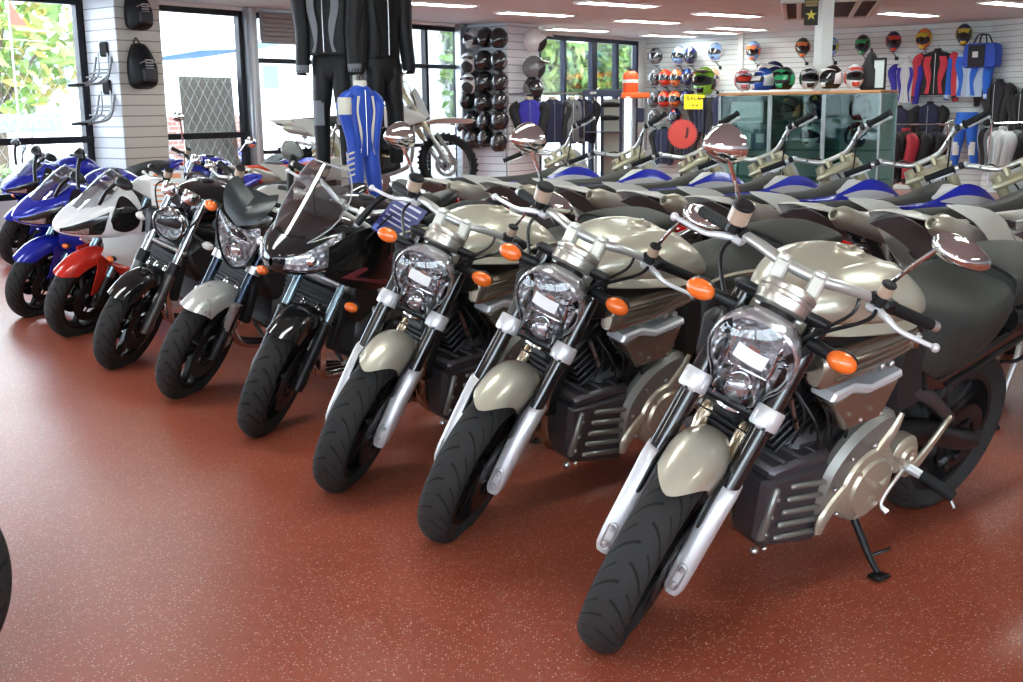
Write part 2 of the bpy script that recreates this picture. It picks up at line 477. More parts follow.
def make_roadster(label, loc, rot):
    t = thing('motorcycle', label, 'motorcycle', loc, rot, 'champagne roadsters in the front row')
    S = steer_m(rad(28))
    fw = wheel(t, 'front_wheel', (0, 0, .30), .300, .122, .085, black, tyre_road, 5, (-.07, .07), .152, True, S, dark_metal)
    for s in (-1, 1): caliper_mb((-.13, 0, .36), s*.075, .5).xf(S).obj('brake_caliper', dark_metal, t)
    # fork: black uppers, pale lower guards, clamps
    for s in (-1, 1):
        y = s*.103
        MB().tube([(-.03, y, .48), (-.064, y, .55), (-.160, y, .735), (-.29, y, .99)], .0275, 18).xf(S).obj('fork_tube', gloss_black, t)
        b = MB(); secs = []
        for x, z, w, d, dx in ((.046, .262, .020, .026, 0), (.040, .279, .027, .036, 0), (.030, .325, .029, .040, .002), (-.002, .395, .030, .046, .012), (-.034, .465, .031, .052, .018), (-.062, .530, .033, .050, .01), (-.072, .555, .032, .046, .004), (-.074, .561, .027, .038, .004)):
            q = []
            for i in range(16):
                a = 2*pi*i/16; cx, sy = cos(a), sin(a)
                e = .62
                q.append(V((x + dx*.3 + d*abs(cx)**e*(1 if cx > 0 else -1)*.9, y + w*abs(sy)**e*(1 if sy > 0 else -1), z)))
            secs.append(q)
        lg = b.loft(secs).xf(S).obj('fork_leg', alu_white, t, 'pale silver lower fork leg')
        b = MB()
        for k in range(20):
            pass
        ring = [V((.098 - .26*0, 0, 0))]
        cx, cz = .068, .320
        oval = [(cx - .013*sin(a) * 0 + .0, y + .0125*cos(a), cz + (.026 if sin(a) > 0 else -.026) + .0125*sin(a)) for a in [2*pi*i/24 for i in range(24)]]
        oval = [(p[0] - .22*(p[2]-cz), p[1], p[2]) for p in oval]
        b.tube(oval, .0022, 6, 1, True)
        for dz in (-.022, .022):
            b.cyl((cx - .22*dz, y, cz+dz), (1, 0, .22), .0085, .008, 12, .002)
            b.cyl((cx + .003 - .22*dz, y, cz+dz), (1, 0, .22), .005, .008, 6, .001)
        b.xf(S).obj('pinch_bolts', steel, lg)
        c = V((-.158, y, .731)); a = V((-.45, 0, .89)).normalized()
        b = MB(); b.lathe([(.0285, -.028), (.036, -.028), (.039, -.023), (.039, .023), (.036, .028), (.0285, .028)], c, a, 24)
        b.box(c + V((.006, -s*.024, 0)), (.046, .026, .038), .008, (0, -.47, 0)); b.box(c + V((.032, 0, .0)), (.012, .036, .036), .005, (0, -.47, 0))
        cl = b.xf(S).obj('fork_clamp', alu_white, t)
        b = MB()
        for dz in (-.012, .012): b.cyl(c + V((.037, s*.008, 0)) + a*dz, (1, 0, .5), .0055, .008, 10, .001)
        b.xf(S).obj('clamp_bolt', dark_metal, cl)
    MB().box((-.175, 0, .715), (.05, .19, .03), .01, (0, -.47, 0)).xf(S).obj('lower_yoke', dark_metal, t)
    MB().box((-.262, 0, .985), (.075, .27, .03), .012, (0, -.47, 0)).xf(S).obj('upper_yoke', dark_metal, t)
    # front fender
    g = []
    for i in range(13):
        a = rad(98 - 0) ; f = i/12
        ang = rad(58) + f*rad(100)          # from the front lip back over the tyre
        row = []
        for j in range(11):
            w = -1 + 2*j/10
            lip = rad(40)*abs(w)**1.7*(1 if f < .5 else -.6)*(1-abs(2*f-1)*.2)
            aa = ang + lip*(1-f if f < .5 else f)
            r = .352 - .105*abs(w)**2.6 - .010*w*w + .012*sin(pi*f)
            row.append((cos(aa)*r, .083*sin(w*pi/2*.93)*(.82+.18*sin(pi*min(1, f*1.3+.1))), .30 + sin(aa)*r))
        g.append(row)
    MB().sheet(g, .004, 2, 2).xf(S).obj('front_fender', gold_silver, t)
    for s in (-1, 1): MB().prism([(-.09, .44), (.05, .47), (.02, .56), (-.06, .60), (-.12, .52)], s*.083, s*.092).xf(S).obj('fender_stay', dark_metal, t)
    # headlamp
    M = S @ lamp_frame((-.145, 0, .850), rad(14)); out = pear()
    hl = shell_back(out, M).obj('headlamp', mat('lamp_shell', (.62, .62, .64), .18, metal=.8), t)
    bowl(out, M).obj('reflector', reflector, hl)
    b = MB(); b.lathe([(.054, -.03), (.058, .0), (.060, .018), (.056, .024), (.050, .018), (.046, -.02), (.054, -.03)], (0, 0, -.096), (1, 0, 0), 30)
    b.xf(M).obj('low_beam_ring', chrome, hl)
    b = MB(); b.lathe([(.0, .022), (.02, .019), (.036, .010), (.047, -.006)], (0, 0, -.096), (1, 0, 0), 24); b.xf(M).obj('low_beam_lens', mat('projector_glass', (.55, .58, .62), .05, metal=.8), hl)
    b = MB(); b.lathe([(0, .0), (.018, -.004), (.022, -.03), (.03, -.04), (0, -.05)], (0, 0, .04), (1, 0, 0), 20); b.xf(M).obj('bulb_shield', chrome, hl)
    b = MB()
    for yy in (-.058, .058):
        b.box((-.028, yy, .02), (.02, .012, .11), .004, (0, 0, .3 if yy > 0 else -.3))
    b.box((-.02, 0, -.035), (.02, .12, .008), .003); b.xf(M).obj('reflector_rib', chrome, hl)
    dome_lens(out, M, .052).obj('lens', clear, hl)
    def on_dome(y, z, up=.002):
        a = atan2(z, y); best = min(out, key=lambda p: abs(((atan2(p.z, p.y) - a + pi) % (2*pi)) - pi)); s_ = V((0, y, z)).length/best.length
        return V((.052*(1-s_**2.2)+up, y, z))
    R = Matrix.Rotation(rad(-4), 2)
    g = [[on_dome(*((R @ V((-.042+.084*i/8, .038+.038*j/4)))[:])) for j in range(5)] for i in range(9)]
    MB().sheet(g, .0008).xf(M).obj('paper_sticker', paper, hl, 'white paper sticker on the headlamp')
    b = MB()
    for q, (yy, zz) in enumerate(((.062, .088), (.076, .076), (.086, .062), (.066, .072), (.078, .054))):
        b.sheet([[on_dome(yy+.006*i-.003, zz+.005*j-.0025) for j in range(2)] for i in range(3)], .0006)
    b.xf(M).obj('lens_print', black, hl)
    # lamp brackets, indicators
    for s in (-1, 1):
        MB().tube([(-.15, s*.08, .90), (-.19, s*.112, .935)], .012, 8).xf(S).obj('headlamp_bracket', black, t)
        indicator(t, (-.212, s*.198, .943), (-.24, s*.105, .935), S, stem_r=.017, r=(.026, .040, .027))
    # clock pod, risers, bars
    M2 = S @ Matrix.Translation(V((-.262, 0, 1.000))) @ Matrix.Rotation(rad(-30), 4, 'Y')
    pod = MB().lathe([(0, -.034), (.062, -.034), (.074, -.026), (.0765, -.012), (.0765, -.002), (.070, .002), (.070, .010), (.0745, .014), (.0745, .026), (.068, .034), (.060, .036)], (0, 0, 0), (0, 0, 1), 36).xf(M2).obj('instrument_pod', pod_metal, t)
    MB().lathe([(.060, .036), (.058, .029), (0, .029)], (0, 0, 0), (0, 0, 1), 30).xf(M2).obj('gauge_face', black, pod)
    MB().lathe([(.0, -.034), (.05, -.034), (.052, -.052), (0, -.056)], (0, 0, 0), (0, 0, 1), 30).xf(M2).obj('pod_base', dark_metal, pod)
    for s in (-1, 1):
        b = MB(); y = s*.050
        b.prism([(-.245, .965), (-.292, .958), (-.338, 1.055), (-.336, 1.082), (-.30, 1.094), (-.28, 1.068)], y-.019, y+.019, 'y', .006)
        b.box((-.312, y, 1.084), (.060, .034, .020), .007, (0, -.3, 0))
        b.xf(S).obj('handlebar_riser', mat('pale_riser', (.66, .66, .60), .34, metal=.4), t)
    bar = [(-.475, .245, 1.028), (-.415, .20, 1.05), (-.345, .12, 1.07), (-.310, .05, 1.070), (-.310, -.05, 1.070), (-.345, -.12, 1.07), (-.415, -.20, 1.05), (-.475, -.245, 1.028)]
    MB().tube(bar, [.012, .0135, .0155, .0165, .0165, .0155, .0135, .012], 12, 4).xf(S).obj('handlebar', mat('satin_bar', (.52, .52, .49), .3, metal=.6), t)
    for s in (-1, 1):
        a = V((-.462, s*.235, 1.034)); e = V((-.560, s*.345, 1.003)); d = (e-a)
        g = MB(); g.tube([a, a+d*.04, a+d*.1, a+d*.97, e], [.018, .0195, .017, .0165, .016], 14)
        gp = g.xf(S).obj('grip', rubber, t)
        MB().tube([e, e+d.normalized()*.022], [.0165, .0145], 14).xf(S).obj('bar_end', alu, gp)
        b = MB(); b.box(a - d*.18, (.055, .05, .04), .01, (0, 0, s*1.0)); b.box(a - d*.45 + V((.02, 0, .012)), (.035, .03, .03), .008)
        b.xf(S).obj('switchgear', black, t)
        lever(t, 'clutch_lever' if s > 0 else 'brake_lever', s, a - d*.24 + V((.035, 0, -.008)), (-.40, s*.378, 1.012), S, alu_white, .0065)
    b = MB().tube([(-.45, .2, 1.04), (-.34, .2, 1.02), (-.24, .1, .95), (-.27, .05, .82)], .006, 6, 5)
    b.tube([(-.45, -.2, 1.04), (-.34, -.21, 1.0), (-.23, -.12, .92), (-.27, -.06, .80)], .006, 6, 5)
    b.tube([(-.40, .15, 1.06), (-.30, .16, 1.03), (-.21, .09, .95), (-.25, .04, .80)], .005, 6, 5); b.xf(S).obj('control_cable', black, t)
    reservoir(t, (-.385, -.215, 1.105), .031, .045, S, (.1, 0, 1))
    reservoir(t, (-.385, .205, 1.095), .020, .032, S, (.1, 0, 1))
    teardrop_mirror(t, (-.385, .303, 1.272), (.076, .036, .085), S, (-.43, .19, 1.06), chrome, rad(8), rad(-4), 'chrome teardrop mirror')
    teardrop_mirror(t, (-.40, -.325, 1.258), (.060, .052, .10), S, (-.43, -.20, 1.06), chrome, rad(-18), rad(8), 'chrome teardrop mirror')
    # tank
    tk = MB().body([(-.36, [(0, .965), (.05, .96), (.075, .935), (.07, .905), (0, .90)]),
        (-.40, [(0, 1.008), (.075, 1.0), (.115, .962), (.105, .905), (0, .89)]),
        (-.50, [(0, 1.05), (.10, 1.042), (.165, .995), (.155, .915), (0, .87)]),
        (-.62, [(0, 1.062), (.115, 1.054), (.192, 1.0), (.188, .915), (0, .86)]),
        (-.75, [(0, 1.045), (.11, 1.04), (.188, .985), (.185, .905), (0, .86)]),
        (-.88, [(0, .995), (.09, .985), (.145, .945), (.14, .89), (0, .85)]),
        (-.97, [(0, .935), (.06, .93), (.095, .905), (.09, .87), (0, .85)]),
        (-1.0, [(0, .90), (.03, .90), (.05, .885), (.045, .87), (0, .86)])], 5, 4).obj('fuel_tank', gold_silver, t)
    b = MB()
    for s in (-1, 1):     # raised ribs either side of the filler
        b.tube([(-.46, s*.062, 1.030), (-.55, s*.078, 1.053), (-.66, s*.080, 1.056), (-.78, s*.070, 1.036), (-.86, s*.05, 1.005)], [.004, .010, .011, .009, .003], 10, 4, flat=.6)
    b.obj('tank_rib', gold_silver, tk)
    b = MB().lathe([(0, .014), (.036, .014), (.042, .010), (.046, -.004)], (-.66, 0, 1.058), (-.08, 0, 1), 28); b.box((-.66, 0, 1.074), (.045, .012, .008), .003); b.obj('filler_cap', case_gold, tk)
    for s in (-1, 1):
        MB().sheet([[(x, s*(w+.012*k), z - .010*k) for k in range(3)] for x, w, z in ((-.22, .11, .955), (-.30, .165, .95), (-.42, .200, .945), (-.55, .214, .938), (-.68, .205, .925), (-.80, .165, .91), (-.86, .13, .90))], .008, 3, 2).obj('tank_skirt', gold_silver, t)
        MB().prism([(-.25, .92), (-.40, .92), (-.62, .92), (-.86, .89), (-.92, .84), (-.70, .80), (-.45, .79), (-.28, .80)], s*.10, s*.155).obj('side_panel', black, t)
        # ribbed intake duct
        b = MB(); secs = []
        for x, z, h_, w in ((-.40, .798, .040, .024), (-.41, .800, .050, .034), (-.435, .802, .054, .040), (-.58, .816, .052, .040), (-.77, .840, .042, .034), (-.82, .845, .034, .028), (-.835, .847, .02, .018)):
            q = []
            for i in range(20):
                a = 2*pi*i/20; c_, s_ = cos(a), sin(a); e = .55
                q.append(V((x, s*.165 + s*w*abs(c_)**e*(1 if c_ > 0 else -1), z + h_*abs(s_)**.8*(1 if s_ > 0 else -1))))
            secs.append(q)
        du = b.loft(secs).obj('intake_duct', bronze, t)
        b = MB()
        for dz in (-.02, .004, .026):
            b.tube([(-.44, s*.204, .805+dz), (-.58, s*.205, .818+dz*.9), (-.78, s*.197, .841+dz*.75)], [.004, .0075, .004], 8, 3)
        b.obj('duct_rib', bronze, du)
        b = MB().box((-.81, s*.196, .845), (.02, .012, .05), .005); b.cyl((-.81, s*.204, .86), (0, 1, 0), .006, .008, 10); b.obj('duct_bolt', steel, du)
    for s in (-1, 1): MB().prism([(-.84, .86), (-.98, .80), (-1.06, .70), (-1.12, .615), (-1.0, .55), (-.90, .56), (-.84, .66)], s*.08, s*.15, 'y', .03, 2).obj('side_cover', plastic, t)
    # seat and tail
    MB().body([(-.90, [(0, .895), (.06, .89), (.085, .84), (.09, .76), (0, .74)]),
        (-.96, [(0, .90), (.10, .89), (.135, .82), (.135, .70), (0, .68)]),
        (-1.06, [(0, .895), (.15, .882), (.180, .80), (.160, .665), (0, .66)]),
        (-1.20, [(0, .895), (.165, .882), (.195, .82), (.165, .70), (0, .69)]),
        (-1.34, [(0, .915), (.150, .905), (.178, .85), (.150, .755), (0, .74)]),
        (-1.42, [(0, .938), (.125, .93), (.150, .88), (.130, .80), (0, .78)])], 5, 4).obj('rider_seat', leather, t)
    ps = MB().body([(-1.40, [(0, .950), (.12, .942), (.150, .90), (.135, .83), (0, .80)]),
        (-1.46, [(0, .968), (.13, .958), (.155, .915), (.14, .845), (0, .82)]),
        (-1.66, [(0, .975), (.125, .965), (.150, .925), (.13, .86), (0, .84)]),
        (-1.82, [(0, .968), (.10, .96), (.12, .925), (.10, .87), (0, .85)]),
        (-1.86, [(0, .945), (.06, .94), (.07, .92), (.06, .88), (0, .87)])], 4, 4).obj('pillion_seat', leather, t)
    MB().tube([(-1.40, .158, .84), (-1.405, .148, .93), (-1.41, .08, .958), (-1.41, -.08, .958), (-1.405, -.148, .93), (-1.40, -.158, .84)], .006, 8, 4).obj('seam', black, ps)
    for s in (-1, 1):
        cw = MB().prism([(-.98, .70), (-1.02, .625), (-1.12, .61), (-1.50, .70), (-1.92, .83), (-1.98, .90), (-1.90, .91), (-1.50, .79), (-1.25, .71), (-1.08, .665)], s*.12, s*.165, 'y', .012).obj('tail_cowl', gloss_black, t)
        MB().tube([(-1.12, s*.168, .635), (-1.5, s*.168, .735), (-1.9, s*.16, .85)], .007, 6, 2).obj('cowl_rail', black, cw)
        # grab hook under the tail
        MB().tube([(-1.45, s*.16, .66), (-1.53, s*.17, .655), (-1.60, s*.17, .675), (-1.63, s*.18, .69)], .007, 8, 3).obj('luggage_hook', black, t)
        MB().tube([(-1.45, s*.12, .80), (-1.6, s*.13, .80), (-1.9, s*.12, .83), (-2.02, s*.10, .85)], [.05, .062, .062, .05], 18, 3).obj('muffler', dark_metal, t)
    MB().sheet([[(x, y, z - .25*y*y) for y in (-.11, -.05, 0, .05, .11)] for x, z in ((-1.35, .70), (-1.55, .735), (-1.75, .73), (-1.95, .66), (-2.05, .58))], .006, 3, 2).obj('rear_fender', plastic, t)
    MB().box((-2.0, 0, .86), (.05, .16, .06), .02).obj('tail_light', mat('red_lens', (.45, .01, .01), .15, coat=.5), t)
    # engine
    eng = MB(); eng.box((-.66, 0, .42), (.46, .26, .34), .05); eng.box((-.80, 0, .35), (.34, .28, .26), .06); eng.box((-.55, 0, .30), (.3, .26, .2), .05)
    eng.obj('engine', engine_grey, t)
    for x0, z0, tl in ((-.46, .60, .62), (-.86, .60, -.42)):
        b = MB(); M3 = Matrix.Translation(V((x0, 0, z0))) @ Matrix.Rotation(tl, 4, 'Y')
        for k in range(9): b.box((0, 0, -.11+.026*k), (.21-.004*k, .24-.006*k, .012), .004)
        b.box((0, 0, 0), (.17, .19, .25), .02); b.box((0, 0, .145), (.18, .22, .07), .03)
        for yy in (-.08, .08): b.cyl((.0, yy, .185), (0, 0, 1), .022, .02, 12)
        c_ = b.xf(M3).obj('cylinder', dark_metal, t)
        b = MB()
        for s in (-1, 1): b.tube([(0, s*.105, -.1), (.0, s*.118, .12)], .008, 8)
        b.xf(M3).obj('pushrod_tube', steel, c_)
    for s in (-1, 1):
        M4 = Matrix(((1, 0, 0, 0), (0, s, 0, 0), (0, 0, 1, 0), (0, 0, 0, 1)))
        def q(mb): return mb if s > 0 else mb.mir()
        # louvred block low at the front of the engine
        b = MB(); b.prism([(-.30, .475), (-.325, .29), (-.37, .245), (-.60, .20), (-.66, .24), (-.64, .44), (-.60, .485)], .06, .175, 'y', .018)
        lb = q(b).obj('louvred_cover', louvre_mat, t)
        b = MB()
        for k in range(5):
            z = .265 + .042*k
            b.box((-.50, .180, z), (.21 - .01*k, .016, .018), .006, (0, -.13, 0))
        b.box((-.345, .178, .37), (.025, .02, .17), .006, (0, -.1, 0))
        for k in range(3): b.cyl((-.345-.006*k, .190, .31+.055*k), (0, 1, 0), .007, .008, 6, .001)
        q(b).obj('louvre', shield, lb)
        b = MB(); b.box((-.45, .11, .50), (.26, .13, .045), .014, (0, .05, 0))
        for k in range(3): b.tube([(-.36-.07*k, .06, .527), (-.38-.07*k, .165, .522)], .008, 8)
        q(b).obj('louvred_cover_lid', louvre_mat, lb)
        b = MB(); b.sph((-.335, .17, .248), .014, 10, 8); b.sph((-.37, .178, .25), .009, 10, 8); q(b).obj('drain_bolt', steel, lb)
        # bright-topped intake box
        b = MB(); b.prism([(-.47, .70), (-.58, .595), (-.74, .61), (-.775, .735), (-.63, .715), (-.55, .735)], .13, .20, 'y', .012)
        ib = q(b).obj('airbox_cover', bronze, t)
        b = MB(); b.prism([(-.455, .715), (-.475, .705), (-.55, .725), (-.63, .708), (-.745, .728), (-.78, .742), (-.77, .762), (-.635, .736), (-.55, .755), (-.465, .74)], .125, .207, 'y', .008)
        q(b).obj('airbox_lid', alu_white, ib)
        b = MB()
        for x in (-.70, -.60): b.cyl((x, .22, .64), (0, 1, 0), .007, .008, 10)
        q(b).obj('cover_bolt', steel, ib)
        # crankcase cover: broad shield swelling into the round clutch/generator cover
        b = MB(); b.prism([(-.60, .265), (-.565, .36), (-.575, .46), (-.66, .56), (-.79, .615), (-.86, .585), (-.85, .50), (-.80, .42), (-.70, .36), (-.65, .27)], .135, .195, 'y', .02, 3)
        cc = q(b).obj('crankcase_cover', shield, t)
        b = MB(); b.tube([(-.595, .25, 0), (-.60, .30, 0), (-.655, .37, 0), (-.75, .445, 0), (-.83, .535, 0), (-.86, .60, 0)], [.016, .026, .024, .024, .024, .012], 10, 4)
        b.v = [V((p.x, .195 + p.z*.6, p.y)) for p in b.v]; q(b).obj('cover_edge', case_gold, cc)
        b = MB(); b.lathe([(.128, .0), (.128, .035), (.118, .05), (.096, .056), (.09, .066), (.05, .072), (0, .074)], (-.775, .155, .375), (0, 1, 0), 36)
        b.prism([(-.66, .31), (-.70, .46), (-.82, .50), (-.88, .44), (-.87, .30), (-.78, .25)], .16, .208, 'y', .014, 3)
        for k in range(3):
            a = rad(40 + 120*k); b.tube([(-.775+.02*cos(a), .228, .375+.02*sin(a)), (-.775+.11*cos(a), .205, .375+.11*sin(a))], [.014, .008], 8)
        rc = q(b).obj('generator_cover', case_gold, cc)
        b = MB()
        for k in range(7):
            a = 2*pi*k/7; b.cyl((-.775+.118*cos(a), .208, .375+.118*sin(a)), (0, 1, 0), .008, .012, 8)
        q(b).obj('cover_bolt', steel, rc)
        b = MB(); b.lathe([(.066, 0), (.066, .035), (.055, .045), (.02, .048), (0, .05)], (-.965, .15, .43), (0, 1, 0), 24); b.lathe([(.034, .045), (.040, .05), (.034, .06), (.018, .06), (.014, .052)], (-.965, .15, .43), (0, 1, 0), 18)
        q(b).obj('sprocket_cover', case_gold, t)
        # foot controls
        b = MB(); b.prism([(-.90, .44), (-.95, .40), (-1.01, .39), (-1.09, .46), (-1.15, .53), (-1.165, .515), (-1.10, .42), (-1.03, .35), (-.96, .36)], .185, .20, 'y', .005, 2)
        hg = q(b).obj('heel_guard', case_gold, t)
        b = MB(); b.tube([(-.975, .20, .392), (-.985, .25, .386)], [.017, .015], 12); q(b).obj('peg_mount', alu_white, hg)
        b = MB(); b.tube([(-.985, .25, .386), (-.99, .265, .383), (-1.015, .345, .360), (-1.018, .355, .357)], [.015, .020, .019, .014], 12); q(b).obj('foot_peg', rubber, t)
        MB().tube([(-1.012, s*.345, .352), (-1.02, s*.365, .325)], .005, 8).obj('peg_feeler', steel, t)
        b = MB(); b.tube([(-.96, .20, .385), (-.90, .205, .33), (-.875, .21, .285), (-.88, .235, .27)], [.008, .007, .007, .011], 8, 3); q(b).obj('shift_lever' if s > 0 else 'brake_pedal', alu, t)
        # frame and swingarm
        b = MB(); b.tube([(-.22, .045, .89), (-.42, .09, .84), (-.75, .10, .82), (-.95, .09, .66), (-.98, .09, .48)], [.028, .03, .03, .03, .035], 12, 4); q(b).obj('frame_rail', black, t)
        b = MB(); b.tube([(-1.0, .11, .44), (-1.25, .125, .40), (-1.45, .125, .335), (-1.56, .125, .31)], [.045, .045, .038, .034], 12, 3); b.box((-1.54, .13, .313), (.11, .02, .07), .008); q(b).obj('swingarm', dark_metal, t)
        b = MB(); b.tube([(-.98, .12, .60), (-1.12, .13, .57), (-1.34, .13, .44)], [.022, .03, .022], 10, 3); q(b).obj('swingarm_brace', louvre_mat, t)
    MB().tube([(-.33, .03, .86), (-.30, .03, .70), (-.33, .06, .5)], .03, 10, 3).obj('down_tube', black, t)
    b = MB(); b.box((-.30, 0, .52), (.05, .20, .22), .01, (0, -.12, 0))
    for k in range(9): b.box((-.275, 0, .44+.02*k), (.012, .19, .006), .002, (0, -.12, 0))
    b.obj('oil_cooler', black, t)
    MB().box((-.24, 0, .83), (.09, .12, .16), .03).obj('steering_head', black, t)
    b = MB()
    b.tube([(-.40, .05, .62), (-.30, .07, .60), (-.27, .07, .48), (-.33, .06, .30), (-.5, .05, .22)], .026, 14, 5)
    b.tube([(-.40, -.05, .62), (-.30, -.07, .60), (-.27, -.07, .48), (-.33, -.06, .30), (-.5, -.05, .22)], .026, 14, 5)
    b.obj('exhaust_header', mat('hot_steel', (.45, .38, .28), .25, metal=.95), t)
    b = MB(); rn = random.Random(3)
    for k in range(16):
        x = -.36 - .03*k; s = rn.choice((-1, 1)); y = .10 + .08*rn.random()
        b.tube([(x, s*y*.6, .56+.2*rn.random()), (x-.04, s*y, .60+.16*rn.random()), (x-.1*rn.random(), s*y, .46+.1*rn.random())], .0045, 6, 4)
    b.obj('hose', black, t)
    b = MB()
    for k in range(5): b.cyl((-.56-.045*k, .172, .775), (0, 1, 0), .011, .03, 10)
    b.cyl((-.70, .165, .69), (0, 1, 0), .02, .05, 12); b.obj('fuel_rail', alu, t)
    # side stand
    ss = MB().tube([(-.83, .15, .27), (-.835, .20, .215), (-.83, .285, .135), (-.828, .325, .108)], [.014, .013, .011, .010], 10, 2)
    ss.box((-.828, .330, .101), (.055, .05, .012), .004, (rad(16), 0, 0)); ss.tube([(-.835, .28, .14), (-.87, .30, .16), (-.89, .305, .165)], .005, 6)
    ss.box((-.83, .15, .275), (.05, .04, .05), .01); ss.obj('side_stand', black, t)
    FR = ('front_wheel', 'brake_caliper', 'fork_', 'lower_yoke', 'upper_yoke', 'front_fender', 'fender_stay', 'headlamp', 'turn_signal', 'instrument_pod', 'handlebar', 'grip', 'switchgear', 'clutch_lever', 'brake_lever', 'control_cable', 'brake_fluid', 'mirror', 'side_stand', 'swingarm', 'steering_head')
    for o in kids(t):
        if not o.name.startswith(FR):
            for q in [o] + kids(o): q.data.transform(Matrix.Translation((-.06, 0, -.03)))
    # rear wheel
    wheel(t, 'rear_wheel', (-1.525, 0, .313), .313, .19, .092, black, tyre_road, 5, (.10,), .125, True, None, dark_metal)
    b = MB().lathe([(.05, -.006), (.105, -.006), (.11, 0), (.105, .006), (.05, .006), (.05, -.006)], (-1.525, -.11, .313), (0, 1, 0), 40)
    b.obj('rear_sprocket', dark_metal, t)
    MB().cyl((-1.525, 0, .313), (0, 1, 0), .014, .30, 12).obj('axle', steel, t)
    MB().sheet([[(-1.525 + cos(a)*.335, y, .313 + sin(a)*.335) for y in (-.10, -.05, 0, .05, .10)] for a in [rad(30 + 10*i) for i in range(9)]], .006).obj('hugger', black, t)
    caliper_mb((-1.47, 0, .24), .10, .6, .09).obj('rear_caliper', dark_metal, t)
    return t
# ---------------------------------------------------------------- street bikes of the rest of the row
blue_paint = mat('blue_paint', (.012, .022, .36), .22, metal=.2, coat=.7, var=.02)
white_paint = mat('white_paint', (.78, .78, .78), .22, coat=.6, var=.02)
red_paint = mat('red_paint', (.52, .022, .012), .22, coat=.6, var=.02)
silver_paint = mat('silver_paint', (.60, .60, .57), .28, metal=.4, coat=.5, var=.02)
blue_steel = mat('blue_steel_tube', (.20, .27, .31), .24, metal=.8)
screen_m = glass('screen_glass', (.93, .95, .97), refl=.06)
lamp_glass = glass('lamp_glass', (.75, .77, .80), refl=.12)
clear_ind = mat('clear_indicator', (.62, .58, .55), .15, coat=.6)
def interp(st, u):
    n = len(st)-1; f = max(0., min(1., u))*n; i = min(int(f), n-1); t = f-i
    a, b, c, d = st[max(i-1, 0)], st[i], st[i+1], st[min(i+2, n)]
    return [.5*((2*b[k]) + (c[k]-a[k])*t + (2*a[k]-5*b[k]+4*c[k]-d[k])*t*t + (3*b[k]-a[k]-3*c[k]+d[k])*t*t*t) for k in range(len(b))]
class Cowl:
    """rounded cowl: stations (x, centre z, half width, height above, height below, squareness)"""
    def __init__(s, st): s.st = st
    def pt(s, u, th, off=0.):
        x, zc, w, ht, hb, e = interp(s.st, u); c_, s_ = cos(th), sin(th)
        h = ht if s_ > 0 else hb
        return V((x + off*.4, (w+off)*abs(c_)**e*(1 if c_ > 0 else -1), zc + (h+off)*abs(s_)**e*(1 if s_ > 0 else -1)))
    def patch(s, u0, u1, t0, t1, nu=10, nv=10, off=.004, th=.004):
        f = lambda q, t: q(t) if callable(q) else q
        return MB().sheet([[s.pt(f(u0, j/nv) + (f(u1, j/nv)-f(u0, j/nv))*i/nu, f(t0, i/nu) + (f(t1, i/nu)-f(t0, i/nu))*j/nv, off) for j in range(nv+1)] for i in range(nu+1)], th)
    def shell(s, t0=0, t1=2*pi, u0=0., u1=1., n=18, m=32, th=.004): return s.patch(u0, u1, t0, t1, n, m, 0, th)
def fender(t, m, S, a0, a1, R=.33, wd=.07, drop=.07, lip=.16, zc=.30):
    g = []
    for i in range(11):
        f = i/10; ang = rad(a0) + f*rad(a1-a0); row = []
        for j in range(9):
            w = -1 + j/4; aa = ang + lip*w*w*(1-f)
            r = R - drop*abs(w)**2.4
            row.append((cos(aa)*r, wd*sin(w*pi/2*.95), zc + sin(aa)*r))
        g.append(row)
    return MB().sheet(g, .004, 2, 2).xf(S).obj('front_fender', m, t)
def fork(t, S, up_m, low_m, y=.10, r=.022, rl=.029, ztop=1.0, zmid=.56, boots=None, usd=False):
    dx = -.466
    for s in (-1, 1):
        p = lambda z: (dx*(z-.30), s*y, z)
        b = MB(); b.tube([p(zmid-.05), p(ztop)], r if not usd else rl, 14); b.xf(S).obj('fork_tube', up_m, t)
        b = MB(); b.tube([p(.27), p(.31), p(.36), p(zmid-.02), p(zmid), p(zmid+.012)], [rl*.9, rl*1.15, rl, rl, rl*1.1, r*1.05] if not usd else [rl*.9, rl*1.1, r, r, r, r], 14)
        if usd: b.box((dx*.02+.005, s*y, .32), (.075, .035, .09), .012)
        lg = b.xf(S).obj('fork_leg', low_m, t)
        caliper_mb((-.12, 0, .36), s*(y-.035), .5, .11).xf(S).obj('brake_caliper', dark_metal, t)
    for z in (.72, ztop-.02): MB().box((dx*(z-.30)-.02, 0, z), (.07, 2*y+.06, .03), .012, (0, -.44, 0)).xf(S).obj('fork_yoke', dark_metal if z > .8 else alu, t)
